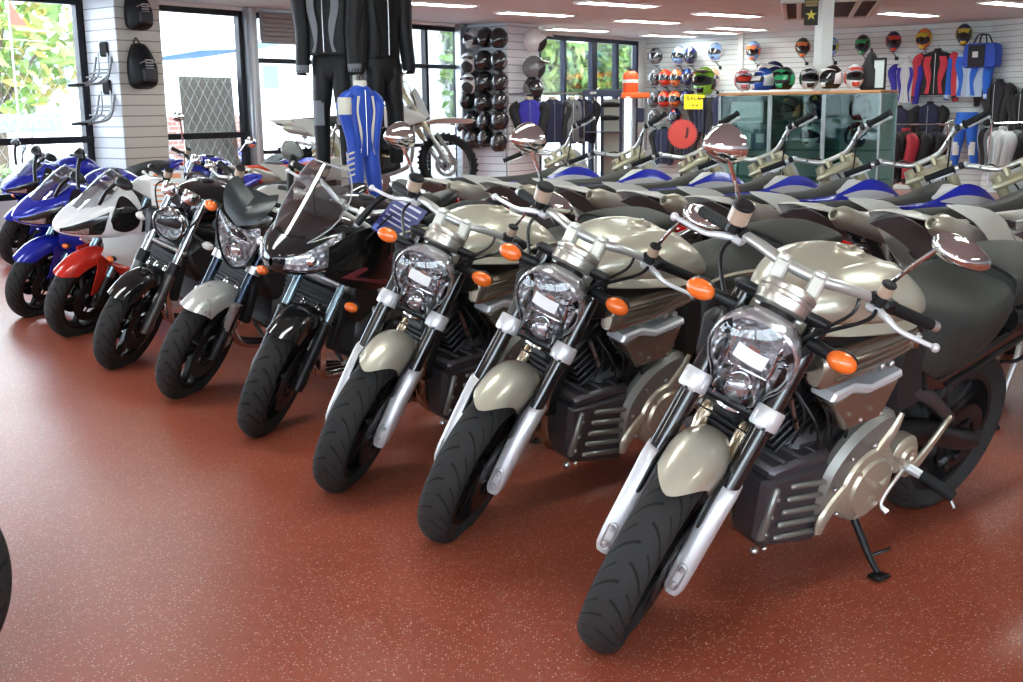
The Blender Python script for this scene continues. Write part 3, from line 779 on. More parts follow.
def bars(t, S, c, half, rise, back, m=None, lev=alu, grip_len=.12, mirrors=None):
    c = V(c)
    P = [c + V((-back, half*.68, rise*.95)), c + V((-back*.3, half*.45, rise*.8)), c + V((0, .05, 0)), c + V((0, -.05, 0)), c + V((-back*.3, -half*.45, rise*.8)), c + V((-back, -half*.68, rise*.95))]
    MB().tube(P, .0125, 10, 4).xf(S).obj('handlebar', m or black, t)
    for s in (-1, 1):
        a = c + V((-back*.98, s*half*.68, rise*.95)); e = c + V((-back*1.35, s*half, rise*.85)); d = e-a
        g = MB().tube([a, a+d*.05, a+d*.1, a+d*.96, e], [.018, .02, .017, .0165, .02], 12).xf(S).obj('grip', rubber, t)
        MB().tube([e, e+d.normalized()*.018], .014, 10).xf(S).obj('bar_end', alu, g)
        b = MB().box(a - d*.12, (.05, .045, .04), .01, (0, 0, s*.6)); b.xf(S).obj('switchgear', black, t)
        lever(t, 'clutch_lever' if s > 0 else 'brake_lever', s, a + V((.035, 0, -.008)), e + V((.075, 0, -.015)), S, lev)
    b = MB()
    for s in (-1, 1): b.tube([c + V((-back*.8, s*half*.55, rise)), c + V((.06, s*half*.5, rise*.4)), c + V((.07, s*.1, -.14)), c + V((0, s*.05, -.25))], .005, 6, 5)
    b.xf(S).obj('control_cable', black, t)
    reservoir(t, c + V((-back*.7, -half*.55, rise+.04)), .026, .04, S, (.1, 0, 1))
def street_base(t, S, tank_m, tail_m, seat_m=leather, wb=1.44, frame_m=black, discs=True, headers=chrome, tyre=None, rim=black, inline=True, side_m=None, stand=True, rw=.18):
    tyre = tyre or tyre_sport
    wheel(t, 'front_wheel', (0, 0, .30), .300, .120, .082, rim, tyre, 5, (-.062, .062), .15, False, S, dark_metal)
    wheel(t, 'rear_wheel', (-wb, 0, .313), .313, rw, .088, rim, tyre, 5, (-.08,), .11, False, None, dark_metal)
    MB().tube([(-wb, -.15, .313), (-wb, .15, .313)], .014, 10).obj('axle', steel, t)
    tk = MB().body([(-.34, [(0, .92), (.06, .915), (.085, .88), (.08, .83), (0, .80)]), (-.40, [(0, 1.0), (.09, .99), (.14, .94), (.13, .84), (0, .78)]),
        (-.52, [(0, 1.04), (.11, 1.03), (.175, .965), (.165, .85), (0, .77)]), (-.66, [(0, 1.03), (.11, 1.02), (.17, .95), (.15, .83), (0, .76)]),
        (-.78, [(0, .965), (.08, .955), (.11, .90), (.10, .81), (0, .76)]), (-.86, [(0, .86), (.05, .855), (.07, .83), (.06, .79), (0, .77)])], 4, 3).obj('fuel_tank', tank_m, t)
    MB().lathe([(0, .012), (.034, .012), (.040, .008), (.044, -.004)], (-.56, 0, 1.04), (-.05, 0, 1), 24).obj('filler_cap', black, tk)
    MB().body([(-.80, [(0, .835), (.06, .83), (.085, .79), (.07, .76), (0, .755)]), (-.95, [(0, .825), (.10, .82), (.135, .78), (.11, .74), (0, .735)]),
        (-1.15, [(0, .835), (.105, .83), (.14, .79), (.115, .75), (0, .745)]), (-1.25, [(0, .885), (.09, .88), (.115, .84), (.10, .79), (0, .78)]),
        (-1.48, [(0, .935), (.08, .93), (.10, .90), (.085, .86), (0, .85)]), (-1.62, [(0, .94), (.05, .935), (.065, .915), (.05, .89), (0, .885)])], 4, 3).obj('seat', seat_m, t)
    MB().body([(-.88, [(0, .75), (.10, .745), (.125, .71), (.10, .66), (0, .65)]), (-1.15, [(0, .77), (.12, .76), (.145, .73), (.11, .68), (0, .67)]),
        (-1.45, [(0, .865), (.09, .86), (.12, .83), (.085, .77), (0, .76)]), (-1.72, [(0, .95), (.05, .945), (.075, .92), (.05, .88), (0, .875)]), (-1.80, [(0, .955), (.02, .953), (.03, .94), (.02, .925), (0, .92)])], 4, 3).obj('tail_cowl', tail_m, t)
    MB().box((-1.78, 0, .905), (.04, .10, .03), .01).obj('tail_light', mat('red_lens', (.45, .01, .01), .15, coat=.5), t)
    MB().sheet([[(x, y, z - .4*y*y) for y in (-.09, 0, .09)] for x, z in ((-1.3, .72), (-1.55, .75), (-1.75, .68), (-1.85, .56))], .006, 3, 3).obj('rear_fender', plastic, t)
    b = MB(); b.box((-.60, 0, .42), (.36, .42, .26), .05); b.box((-.78, 0, .44), (.26, .30, .24), .05); b.box((-.45, 0, .62), (.20, .36, .24), .03, (0, .5, 0)); b.obj('engine', engine_grey, t)
    for s in (-1, 1):
        b = MB().lathe([(.085, 0), (.085, .03), (.07, .045), (.0, .05)], (-.62, s*.205, .41), (0, s, 0), 24); b.obj('engine_cover', dark_metal, t)
        MB().tube([(-.20, s*.05, .86), (-.40, s*.17, .80), (-.75, s*.17, .66), (-.90, s*.14, .46), (-.88, s*.12, .36)], [.03, .036, .036, .036, .034], 10, 4).obj('frame_rail', frame_m, t)
        MB().tube([(-.9, s*.10, .44), (-1.2, s*.125, .38), (-wb-.04, s*.125, .313)], [.04, .036, .03], 10, 3).obj('swingarm', dark_metal, t)
        b = MB(); b.tube([(-.90, s*.19, .36), (-.90, s*.30, .36)], .013, 8); b.obj('foot_peg', rubber, t)
    MB().box((-.22, 0, .82), (.09, .11, .18), .03).obj('steering_head', black, t)
    b = MB(); b.box((-.29, 0, .52), (.045, .36, .26), .008, (0, -.2, 0))
    for k in range(11): b.box((-.266, 0, .41+.022*k), (.012, .33, .005), .001, (0, -.2, 0))
    b.obj('radiator', plastic, t)
    for k, y in enumerate((-.13, -.045, .045, .13) if inline else (-.05, .05)):
        MB().tube([(-.37, y, .60), (-.29, y, .56), (-.245, y*1.0, .46), (-.27, y*.9, .30), (-.36, y*.6, .21), (-.6, y*.35, .17)], .021, 12, 5).obj('exhaust_header', headers, t)
    MB().tube([(-.6, 0, .17), (-.95, -.08, .2), (-1.15, -.17, .36), (-1.3, -.19, .46), (-1.62, -.2, .62)], [.03, .035, .04, .055, .055], 14, 4).obj('muffler', steel, t)
    if stand:
        ss = MB().tube([(-.80, .13, .28), (-.83, .22, .16), (-.85, .30, .082)], [.013, .011, .010], 8, 2); ss.box((-.852, .304, .080), (.05, .045, .01), .003, (rad(15), 0, 0)); ss.obj('side_stand', black, t)
def plate_light(M, out, bulge=.04): pass

def make_fazer(label, loc, rot):
    """black half-faired tourer"""
    t = thing('motorcycle', label, 'motorcycle', loc, rot)
    S = steer_m(rad(24)); Sf = Matrix.Identity(4)
    street_base(t, S, gloss_black, gloss_black, frame_m=mat('grey_frame', (.05, .05, .053), .4, metal=.4))
    fork(t, S, blue_steel, black, .10, .0215, .029, .98, .56)
    fender(t, gloss_black, S, 52, 150, .335, .075)
    C = Cowl([(.035, .800, .012, .018, .02, .9), (.020, .803, .06, .05, .045, .85), (-.03, .812, .12, .085, .07, .8), (-.10, .83, .165, .115, .085, .8), (-.19, .86, .20, .12, .11, .8), (-.29, .89, .225, .10, .14, .8), (-.40, .90, .235, .08, .15, .8)])
    cw = C.shell().obj('half_fairing', gloss_black, t)
    for s in (-1, 1):
        def th(a): return a if s > 0 else pi - a
        b = C.patch(lambda q: .17+.02*q, lambda q: .60 + .10*q, th(rad(-16)), lambda f: th(rad(20 + 22*f)), 10, 8, .0015, .002); b.obj('reflector', reflector, cw)
        C.patch(lambda q: .16+.02*q, lambda q: .62 + .10*q, th(rad(-18)), lambda f: th(rad(22 + 22*f)), 10, 8, .010, .002).obj('headlight_lens', clear, cw)
        b = MB(); b.sph(C.pt(.40, th(rad(6)), .002), (.02, .028, .026), 14, 10); b.obj('projector', chrome, cw)
        # fairing wing running back along the tank
        MB().sheet([[(x, s*(yy + .012*sin(pi*k/4)), zt + (zb-zt)*k/4) for k in range(5)] for x, yy, zt, zb in ((-.12, .175, .90, .77), (-.24, .215, .97, .72), (-.36, .228, .985, .69), (-.48, .225, .94, .68), (-.60, .20, .87, .69), (-.70, .18, .80, .70))], .005, 3, 2).obj('side_fairing', gloss_black, t)
        g = MB(); g.prism([(-.16, .775), (-.55, .855), (-.56, .845), (-.24, .765), (-.50, .72), (-.49, .70)], s*.236, s*.242, 'y', .001); g.obj('fairing_stripe', mat('stripe_dark_red', (.20, .035, .04), .3), t, 'dull red arrow stripe')
        indicator(t, (-.225, s*.27, .64), (-.27, s*.18, .66), Sf, r=(.024, .034, .022), stem_r=.011)
        teardrop_mirror(t, (-.38, s*.33, 1.185), (.070, .046, .06), Sf, (-.26, s*.20, 1.0), mat('mirror_shell_grey', (.12, .125, .115), .38), s*rad(6), 0, None, .016)
        MB().box((-.50, s*.20, .50), (.02, .012, .16), .004, (0, .2, 0)).obj('radiator_trim', alu, t)
    # the screen
    rows = ((-.045, .905, .10), (-.10, .985, .15), (-.155, 1.07, .165), (-.205, 1.15, .15), (-.245, 1.215, .105))
    def scr(off=0.): return [[(x - 2.2*y*y + off, y, z - .5*y*y) for y in [w*(j/5-1) for j in range(11)]] for x, z, w in rows]
    sc = MB().sheet(scr(), .003, 3, 1).obj('windscreen', screen_m, t, 'clear windscreen')
    MB().tube([scr(.002)[i][0] for i in range(5)] + [scr(.002)[4][j] for j in range(1, 10)] + [scr(.002)[i][10] for i in (4, 3, 2, 1, 0)], .0035, 6, 2).obj('screen_edge', mat('screen_edge', (.35, .36, .37), .2), sc)
    b = C.patch(.42, .80, rad(62), rad(118), 6, 8, .004, .003); b.obj('nose_panel', black, cw)
    MB().box((-.24, 0, 1.02), (.05, .22, .09), .02, (0, -.5, 0)).obj('instrument_panel', plastic, t)
    bars(t, S, (-.30, 0, 1.05), .34, .05, .09, alu, alu_white)
    for s in (-1, 1):
        MB().prism([(-.27, .98), (-.33, .98), (-.34, 1.06), (-.30, 1.075), (-.27, 1.05)], s*.05-.014, s*.05+.014).xf(S).obj('handlebar_riser', alu, t)
        MB().tube([(-.25, s*.12, 1.03), (-.36, s*.20, .97), (-.42, s*.20, .90), (-.30, s*.2, .88)], .011, 8, 3).obj('fairing_bracket', mat('pale_riser', (.66, .66, .60), .34, metal=.4), t)
    return t

def make_streetfighter(label, loc, rot):
    """small silver naked bike with the pointed lamp"""
    t = thing('motorcycle', label, 'motorcycle', loc, rot)
    S = steer_m(rad(30))
    street_base(t, S, silver_paint, black, inline=False, rim=dark_metal)
    fork(t, S, mat('dark_blue_tube', (.035, .05, .075), .25, metal=.7), dark_metal, .098, .024, .030, 1.0, .54)
    for s in (-1, 1):
        b = MB().prism([(-.135, .56), (-.055, .575), (-.02, .36), (-.06, .315), (-.10, .33)], s*.085, s*.122, 'y', .01)
        g = b.xf(S).obj('fork_guard', mat('fork_guard_silver', (.50, .48, .47), .32, metal=.6), t)
        b = MB()
        for z in (.395, .435): b.cyl((-.072 - .25*(z-.4), s*.124, z), (0, s, 0), .011, .012, 12)
        b.xf(S).obj('guard_bolt', chrome, g)
        MB().lathe([(.026, -.02), (.038, -.02), (.038, .02), (.026, .02), (.026, -.02)], (-.466*.42, s*.098, .72), (-.42, 0, .9), 18).xf(S).obj('fork_clamp', alu, t)
    fender(t, silver_paint, S, 55, 165, .345, .082, .09, .2)
    M = S @ lamp_frame((-.135, 0, .845), rad(10))
    h = [(0, .105), (.05, .115), (.115, .155), (.125, .10), (.112, .02), (.085, -.06), (.045, -.125), (0, -.145)]
    out = catmull([V((0, y, z)) for y, z in h] + [V((0, -y, z)) for y, z in h[1:-1]][::-1], 4, True)
    hl = shell_back(out, M, .12).obj('headlamp', dark_metal, t)
    bowl(out, M).obj('reflector', reflector, hl)
    b = MB(); b.lathe([(.046, -.02), (.052, .004), (.048, .010), (.04, -.01), (.046, -.02)], (.0, 0, -.05), (1, 0, 0), 24); b.sph((-.01, 0, -.05), (.02, .036, .036), 14, 8); b.box((.0, 0, .035), (.01, .17, .008), .002); b.xf(M).obj('low_beam', chrome, hl)
    dome_lens(out, M, .045).obj('lens', clear, hl)
    # flyscreen
    g = [[(x - .9*y*y, y, z + .55*abs(y)) for y in [w*(j/4-1) for j in range(9)]] for x, z, w in ((-.095, .955, .085), (-.11, 1.0, .125), (-.15, 1.05, .135), (-.20, 1.085, .115))]
    MB().sheet(g, .005, 3, 1).xf(S).obj('flyscreen', mat('flyscreen_black', (.02, .026, .028), .3), t)
    b = MB(); b.box((-.21, 0, 1.075), (.04, .16, .09), .015, (0, -.7, 0)); b.xf(S).obj('instrument_panel', plastic, t)
    for s in (-1, 1): indicator(t, (-.20, s*.21, .945), (-.22, s*.10, .93), S)
    bars(t, S, (-.28, 0, 1.06), .34, .0, .12, black, alu)
    for s in (-1, 1): MB().box((-.25, s*.045, 1.045), (.05, .03, .10), .01, (0, -.4, 0)).xf(S).obj('handlebar_riser', mat('tan_riser', (.42, .40, .33), .35, metal=.6), t)
    return t

def make_retro(label, loc, rot):
    """black naked bike with a round chrome headlamp and twin clocks"""
    t = thing('motorcycle', label, 'motorcycle', loc, rot)
    S = steer_m(rad(30))
    street_base(t, S, gloss_black, gloss_black, rim=gloss_black)
    fork(t, S, mat('pale_steel', (.52, .57, .60), .18, metal=.85), mat('fork_slider_grey', (.11, .105, .10), .36, metal=.6), .10, .023, .031, 1.02, .60)
    f = fender(t, gloss_black, S, 44, 150, .335, .078, .075)
    for s in (-1, 1): MB().lathe([(.024, -.035), (.034, -.035), (.036, 0), (.034, .035), (.024, .035)], (-.466*.33, s*.10, .63), (-.42, 0, .9), 16).xf(S).obj('dust_boot', black, t)
    M = S @ lamp_frame((-.175, 0, .870), rad(4))
    out = [V((0, .092*cos(a), .092*sin(a))) for a in [2*pi*i/40 for i in range(40)]]
    hl = shell_back(out, M, .12).obj('headlamp', chrome, t)
    bowl(out, M, depth=.07).obj('reflector', reflector, hl)
    b = MB(); b.lathe([(.090, -.005), (.098, .0), (.099, .012), (.092, .018), (.088, .01), (.090, -.005)], (0, 0, 0), (1, 0, 0), 40); b.xf(M).obj('headlamp_bezel', mat('dark_chrome', (.35, .35, .36), .12, metal=1), hl)
    dome_lens(out, M, .03).obj('lens', clear, hl)
    for s in (-1, 1):
        M2 = S @ Matrix.Translation(V((-.225, s*.062, 1.045))) @ Matrix.Rotation(rad(-35), 4, 'Y')
        k = MB().lathe([(0, -.04), (.03, -.04), (.048, -.02), (.052, .012), (.052, .025), (.046, .03)], (0, 0, 0), (0, 0, 1), 28).xf(M2).obj('instrument_pod', chrome, t)
        MB().lathe([(.047, .029), (.046, .022), (0, .022)], (0, 0, 0), (0, 0, 1), 24).xf(M2).obj('gauge_face', black, k)
        indicator(t, (-.27, s*.215, .80), (-.26, s*.11, .83), S, lens=clear_ind, r=(.026, .036, .024))
    bars(t, S, (-.31, 0, 1.01), .33, .0, .12, black, alu)
    return t

def make_sportsbike(label, loc, rot, group=None, scr_m=None):
    """fully faired sports bike; painted with main_paint / second_paint so that copies can change colour"""
    t = thing('motorcycle', label, 'motorcycle', loc, rot, group)
    S = steer_m(rad(22.5)); I4 = Matrix.Identity(4)
    street_base(t, S, sport_main, sport_main, frame_m=mat('grey_frame', (.05, .05, .053), .4, metal=.4), headers=steel)
    fork(t, S, blue_steel, black, .10, .026, .031, .98, .52, usd=True)
    fender(t, sport_second, S, 40, 140, .34, .075, .07, .25)
    for s in (-1, 1): MB().sheet([[(x0 + .0*k, s*(.078+.012*k), z0) for k in (0, 1)] if False else [(x, s*.092, z) for x in (x0, x0-.05, x0-.10)] for x0, z0, z in ((.03, 0, .62), (.02, 0, .53), (.035, 0, .44), (.045, 0, .36))], .006, 3, 2).xf(S).obj('fork_cover', sport_second, t)
    C = Cowl([(.165, .742, .012, .012, .012, .9), (.135, .746, .07, .045, .035, .8), (.07, .757, .125, .085, .06, .72), (-.02, .772, .170, .125, .085, .72), (-.12, .79, .205, .165, .115, .75), (-.22, .81, .225, .18, .15, .8), (-.31, .82, .235, .16, .20, .8)])
    nose = C.shell().obj('nose_fairing', sport_main, t)
    for s in (-1, 1):
        def th(a): return a if s > 0 else pi - a
        C.patch(lambda q: .13, lambda q: .58 + .08*q, th(rad(-20)), lambda f: th(rad(12 + 16*f)), 12, 8, .003, .003).obj('headlight', gloss_black, nose, 'black slanted headlight')
        C.patch(lambda q: .17, lambda q: .46, th(rad(-14)), lambda f: th(rad(-4 + 6*f)), 10, 5, .006, .002).obj('headlight_strip', mat('lamp_strip', (.55, .57, .6), .12, metal=.8), nose)
        C.patch(lambda q: .66+.06*abs(q-.5), lambda q: .99-.10*abs(q-.5), lambda f: th(rad(-4-12*sin(pi*f))), lambda f: th(rad(22+34*sin(pi*f))), 10, 8, .006, .004).obj('intake_panel', gloss_black, nose, 'gloss black oval panel behind the nose')
        # side fairing, upper and lower panel with the coloured band between
        def side(rows, name, m, off=0.): MB().sheet([[(x, s*(.195 + off + .045*sin(pi*(k+.5)/6) - .03*max(0, (-x-.55))), zt + (zb-zt)*k/5) for k in range(6)] for x, zt, zb in rows], .005, 3, 2).obj(name, m, t)
        side(((-.06, .72, .62), (-.16, .72, .52), (-.30, .74, .44), (-.46, .73, .38), (-.62, .68, .36), (-.76, .60, .40)), 'side_fairing', sport_main)
        side(((-.11, .56, .555), (-.22, .54, .44), (-.36, .47, .36), (-.55, .44, .35), (-.70, .45, .40)), 'fairing_band', sport_second, .008)
        side(((-.30, .42, .38), (-.42, .37, .24), (-.60, .35, .18), (-.80, .33, .20), (-.95, .30, .24)), 'belly_fairing', sport_main, .004)
        indicator(t, (-.10, s*.265, .60), (-.14, s*.20, .61), I4, r=(.022, .03, .018), stem_r=.009)
        teardrop_mirror(t, (-.15, s*.315, 1.11), (.078, .040, .06), I4, (-.06, s*.16, .93), black, s*rad(10), 0, None, .013)
    rows = ((.035, .868, .075), (-.03, .935, .118), (-.10, 1.005, .135), (-.165, 1.06, .125), (-.215, 1.09, .085))
    P = [[(x - 2.4*y*y, y, z - 2.0*y*y) for y in [w*(j/5-1) for j in range(11)]] for x, z, w in rows]
    sc = MB().sheet(P, .003, 3, 1).obj('windscreen', screen_m, t, 'clear windscreen')
    MB().tube([P[i][0] for i in range(5)] + P[4][1:10] + [P[i][10] for i in (4, 3, 2, 1, 0)], .004, 6, 2).obj('screen_edge', mat('screen_edge', (.35, .36, .37), .2), sc)
    MB().box((-.17, 0, .95), (.05, .2, .08), .02, (0, -.5, 0)).obj('instrument_panel', plastic, t)
    bars(t, S, (-.28, 0, .96), .32, -.01, .08, black, alu)
    return t
sport_main = mat('main_paint', (.78, .78, .78), .22, coat=.6, var=.02)
sport_second = mat('second_paint', (.52, .022, .012), .22, coat=.6, var=.02)
# ---------------------------------------------------------------- motocross bikes
mx_body = mat('motocross_white', (.62, .61, .56), .38, coat=.1, var=.04)
mx_shroud = mat('motocross_blue', (.010, .022, .40), .30, coat=.3, var=.03)
mx_seat = mat('motocross_seat', (.055, .055, .050), .60, bump=.2, scale=300)
mx_fork = mat('fork_khaki', (.44, .40, .27), .36, metal=.45)
mx_can = mat('silencer_can', (.50, .47, .42), .42, metal=.35)
mx_inner = mat('inner_fender', (.145, .125, .125), .45)
mx_plate = mat('number_plate', (.70, .70, .68), .4)
mx_accent = mat('shroud_graphic', (.60, .60, .62), .35)
def knobby(R, w, h, c, rows=34):
    b = tyre_mb(R-.014, w, h, 56, 12, c); c = V(c)
    for i in range(rows):
        for j, (yy, ww, dr) in enumerate(((-.40, .16, -.026), (-.14, .2, -.003), (.14, .2, -.003), (.40, .16, -.026))):
            a = 2*pi*(i + (.5 if j in (1, 2) else 0))/rows; r = R - .012 + dr
            n0 = len(b.v)
            b.box(c + V((cos(a)*r, yy*w, sin(a)*r)), (.026, ww*w, .022), .002, Matrix.Rotation(-a, 3, 'Y'))
            b.uv += [(0, 0)]*(len(b.v)-n0)
    return b
def spoke_wheel(t, name, c, R, w, h, S=None, discs=(.05,), dr=.12):
    def o(mb, *a, **k):
        if S is not None: mb.xf(S)
        return mb.obj(*a, **k)
    Rb = R - h; c = V(c)
    b = MB(); b.lathe([(Rb-.012, -.022), (Rb+.008, -.026), (Rb-.002, 0), (Rb+.008, .026), (Rb-.012, .022), (Rb-.016, 0), (Rb-.012, -.022)], c, (0, 1, 0), 40)
    b.lathe([(.012, -.06), (.034, -.055), (.024, -.03), (.024, .03), (.034, .055), (.012, .06), (.012, -.06)], c, (0, 1, 0), 18)
    wh = o(b, name, mat('rim_blue_black', (.03, .03, .035), .35, metal=.6), t)
    b = MB()
    for k in range(32):
        a = 2*pi*k/32; s = 1 if k % 2 else -1; a2 = a + (.5 if k % 4 < 2 else -.5)
        b.tube([c + V((cos(a2)*.03, s*.045, sin(a2)*.03)), c + V((cos(a)*(Rb-.012), s*.008, sin(a)*(Rb-.012)))], .0018, 4, caps=False)
    o(b, 'spokes', steel, wh)
    o(knobby(R, w, h, c), 'tyre', rubber, wh, flip=True)
    for y in discs: o(disc_mb(dr, y, c, .7), 'brake_disc', steel, wh)
    return wh
def make_motocross(label, loc, rot, group=None, steer=25):
    t = thing('dirt_bike', label, 'motorcycle', loc, rot, group)
    tr = 1.37; S = Matrix.Translation((1.48, 0, 0)) @ steer_m(rad(steer), .11, 27) @ Matrix.Translation((-1.48, 0, 0))
    spoke_wheel(t, 'rear_wheel', (0, 0, .335), .335, .112, .095, None, (-.06,), .11)
    spoke_wheel(t, 'front_wheel', (1.48, 0, .345), .345, .085, .075, S, (.06,), .125)
    k = tan27 = math.tan(rad(27))
    for s in (-1, 1):
        y = s*.095; p = lambda z: (1.48 - .035 - k*(z-.345), y, z)
        MB().tube([p(.66), p(.70), p(1.12), p(1.15)], [.030, .031, .031, .026], 14).xf(S).obj('fork_tube', mx_fork, t)
        lg = MB().tube([p(.33), p(.40), p(.68)], [.028, .024, .024], 12); lg.box((1.475, y, .345), (.07, .03, .09), .012); lg.xf(S).obj('fork_leg', steel, t)
        MB().sheet([[(1.53 - k*(z-.345) - .01*abs(w), y + .035*w*1.0, z) for w in (-1, 0, 1)] for z in (.34, .45, .58, .66)], .005, 2, 2).xf(S).obj('fork_guard', mx_body, t)
    for z in (.80, 1.10): MB().box((1.445 - k*(z-.345) - .015, 0, z), (.085, .26, .032), .012, (0, -.47, 0)).xf(S).obj('fork_clamp', mx_fork, t)
    # front fender and number plate
    g = [[(x, y, z - 3.0*y*y + (.012 if abs(y) < .02 else 0)) for y in [w*(j/3-1) for j in range(7)]] for x, z, w in ((1.86, .80, .03), (1.80, .815, .065), (1.62, .835, .085), (1.42, .835, .085), (1.28, .80, .07), (1.10, .74, .06))]
    MB().sheet(g, .005, 3, 2).xf(S).obj('front_fender', mx_body, t)
    g = [[(1.30 - .38*(z-.95) - 1.2*y*y, y, z) for y in [w*(j/3-1) for j in range(7)]] for z, w in ((1.17, .075), (1.12, .105), (1.02, .11), (.92, .085), (.86, .055))]
    MB().sheet(g, .005, 3, 2).xf(S).obj('number_plate', mx_plate, t)
    # bars
    c = V((1.075, 0, 1.175))
    P = [(1.00, .27, 1.262), (1.03, .20, 1.25), (1.06, .12, 1.20), (1.075, .06, 1.178), (1.075, -.06, 1.178), (1.06, -.12, 1.20), (1.03, -.20, 1.25), (1.00, -.27, 1.262)]
    MB().tube(P, .0145, 10, 4).xf(S).obj('handlebar', mat('bar_silver', (.55, .55, .53), .3, metal=.8), t)
    for s in (-1, 1):
        MB().box((1.085, s*.045, 1.155), (.05, .035, .07), .01).xf(S).obj('bar_clamp', mx_fork, t)
        a = V((1.00, s*.265, 1.262)); e = V((.955, s*.41, 1.262)); d = e-a
        MB().tube([a, a+d*.04, a+d*.08, a+d*.96, e], [.02, .026, .0175, .0165, .022], 12).xf(S).obj('grip', rubber, t)
        MB().box(a - d*.25, (.045, .03, .035), .008).xf(S).obj('lever_perch', black, t)
        lever(t, 'clutch_lever' if s > 0 else 'brake_lever', s, a - d*.25 + V((.03, 0, 0)), e + V((.075, -s*.02, -.01)), S, alu_white)
    b = MB(); b.tube([(1.03, -.15, 1.22), (1.12, -.10, 1.20), (1.20, -.03, 1.05), (1.24, .02, .85)], .005, 6, 5); b.tube([(1.03, .15, 1.22), (1.14, .10, 1.22), (1.22, .04, 1.08), (1.20, .02, .85)], .005, 6, 5)
    b.tube([(1.03, -.18, 1.24), (1.0, -.12, 1.10), (.95, -.05, .95)], .005, 6, 5); b.xf(S).obj('control_cable', black, t)
    # seat, tank, plastics
    MB().body([(.98, [(0, 1.03), (.03, 1.025), (.045, 1.0), (.04, .96), (0, .95)]), (.85, [(0, 1.01), (.05, 1.0), (.075, .965), (.065, .91), (0, .90)]), (.60, [(0, .965), (.06, .96), (.085, .93), (.075, .86), (0, .85)]),
        (.30, [(0, .955), (.075, .95), (.105, .925), (.09, .86), (0, .85)]), (.02, [(0, .965), (.08, .96), (.105, .94), (.09, .90), (0, .89)]), (-.10, [(0, .97), (.055, .965), (.07, .95), (.06, .935), (0, .93)])], 4, 3).obj('seat', mx_seat, t)
    MB().body([(1.08, [(0, .99), (.06, .98), (.09, .92), (.07, .84), (0, .82)]), (.92, [(0, 1.005), (.08, .99), (.12, .92), (.09, .80), (0, .78)]), (.75, [(0, .95), (.07, .94), (.10, .90), (.08, .80), (0, .78)])], 4, 3).obj('fuel_tank', mx_plate, t)
    g = [[(x, y, z - 6.0*y*y) for y in [w*(j/4-1) for j in range(9)]] for x, z, w in ((.18, .945, .115), (.02, .95, .115), (-.10, .96, .105), (-.25, .975, .08), (-.32, .98, .045), (-.37, .98, .012))]
    MB().sheet(g, .006, 3, 2).obj('rear_fender', mx_body, t)
    MB().sheet([[(x, y, z - 1.2*y*y) for y in (-.085, 0, .085)] for x, z in ((-.28, .95), (-.16, .90), (.0, .80), (.14, .62), (.22, .45))], .006, 3, 3).obj('inner_fender', mx_inner, t)
    for s in (-1, 1):
        # leaf-shaped side plate with a saw-toothed rear edge
        out = [(-.10, .955), (.06, .935), (.18, .91), (.26, .86), (.28, .82), (.34, .76), (.37, .68), (.36, .59), (.31, .55), (.21, .62), (.12, .74), (.02, .86), (-.06, .92)]
        b = MB().prism(out, .125, .132, 'y', .002, 2); b.v = [V((p.x, s*(p.y + .085 + .03*(1-abs((p.x-.12)/.35)**2) - .35*max(0, p.z-.84)), p.z)) for p in b.v]; b.obj('side_plate', mx_body, t)
        b = MB().prism([(.17, .79), (.22, .82), (.25, .79), (.24, .76), (.21, .75)], .118, .124, 'y', .002); b.v = [V((p.x, s*(p.y+.095), p.z)) for p in b.v]; b.obj('side_plate_window', mx_inner, t)
        # radiator shroud, blade-shaped
        rows = ((.36, .90, .892, .098), (.52, .90, .865, .102), (.68, .905, .82, .118), (.82, .945, .78, .142), (.94, .975, .75, .162), (1.06, .95, .75, .175), (1.18, .89, .77, .165), (1.28, .83, .79, .15))
        sh = MB().sheet([[(x, s*(y + .018*sin(pi*k/4)), zt + (zb-zt)*k/4) for k in range(5)] for x, zt, zb, y in rows], .005, 3, 2).obj('radiator_shroud', mx_shroud, t)
        rows2 = ((.72, .90, .895, .136), (.86, .915, .86, .163), (1.0, .90, .82, .181), (1.12, .87, .82, .186))
        MB().sheet([[(x, s*(y + .012), zt + (zb-zt)*k/2) for k in range(3)] for x, zt, zb, y in rows2], .003, 3, 2).obj('shroud_graphic', mx_accent, sh)
        rd = MB().box((1.06, s*.11, .74), (.04, .09, .24), .008)
        for q in range(8): rd.box((1.084, s*.11, .64+.028*q), (.012, .085, .005), .001)
        rd.obj('radiator', plastic, t)
        MB().tube([(.30, s*.03, .84), (.55, s*.07, .80), (.85, s*.07, .84), (1.16, s*.03, .98)], .02, 8, 3).obj('frame_rail', alu, t)
        MB().tube([(1.16, s*.03, .95), (1.12, s*.05, .60), (1.02, s*.06, .34), (.62, s*.07, .28), (.48, s*.08, .42), (.52, s*.07, .80)], .018, 8, 3).obj('frame_cradle', mat('frame_silver', (.36, .36, .36), .35, metal=.7), t)
        MB().tube([(.50, s*.07, .43), (.25, s*.085, .39), (-.02, s*.085, .335)], [.034, .03, .024], 10, 3).obj('swingarm', alu, t)
        MB().tube([(.47, s*.09, .38), (.45, s*.19, .37)], .016, 8).obj('foot_peg', steel, t)
    b = MB(); b.box((.78, 0, .42), (.36, .20, .24), .05); b.box((.72, .08, .40), (.22, .10, .2), .04); b.obj('engine', engine_grey, t)
    b = MB(); b.box((.86, 0, .64), (.15, .15, .26), .03, (0, .15, 0))
    for q in range(5): b.box((.85, 0, .56+.035*q), (.18, .18, .01), .003, (0, .15, 0))
    b.obj('cylinder', dark_metal, t)
    for s in (-1, 1): MB().lathe([(.075, 0), (.075, .025), (.06, .035), (0, .04)], (.72, s*.115, .41), (0, s, 0), 22).obj('engine_cover', dark_metal, t)
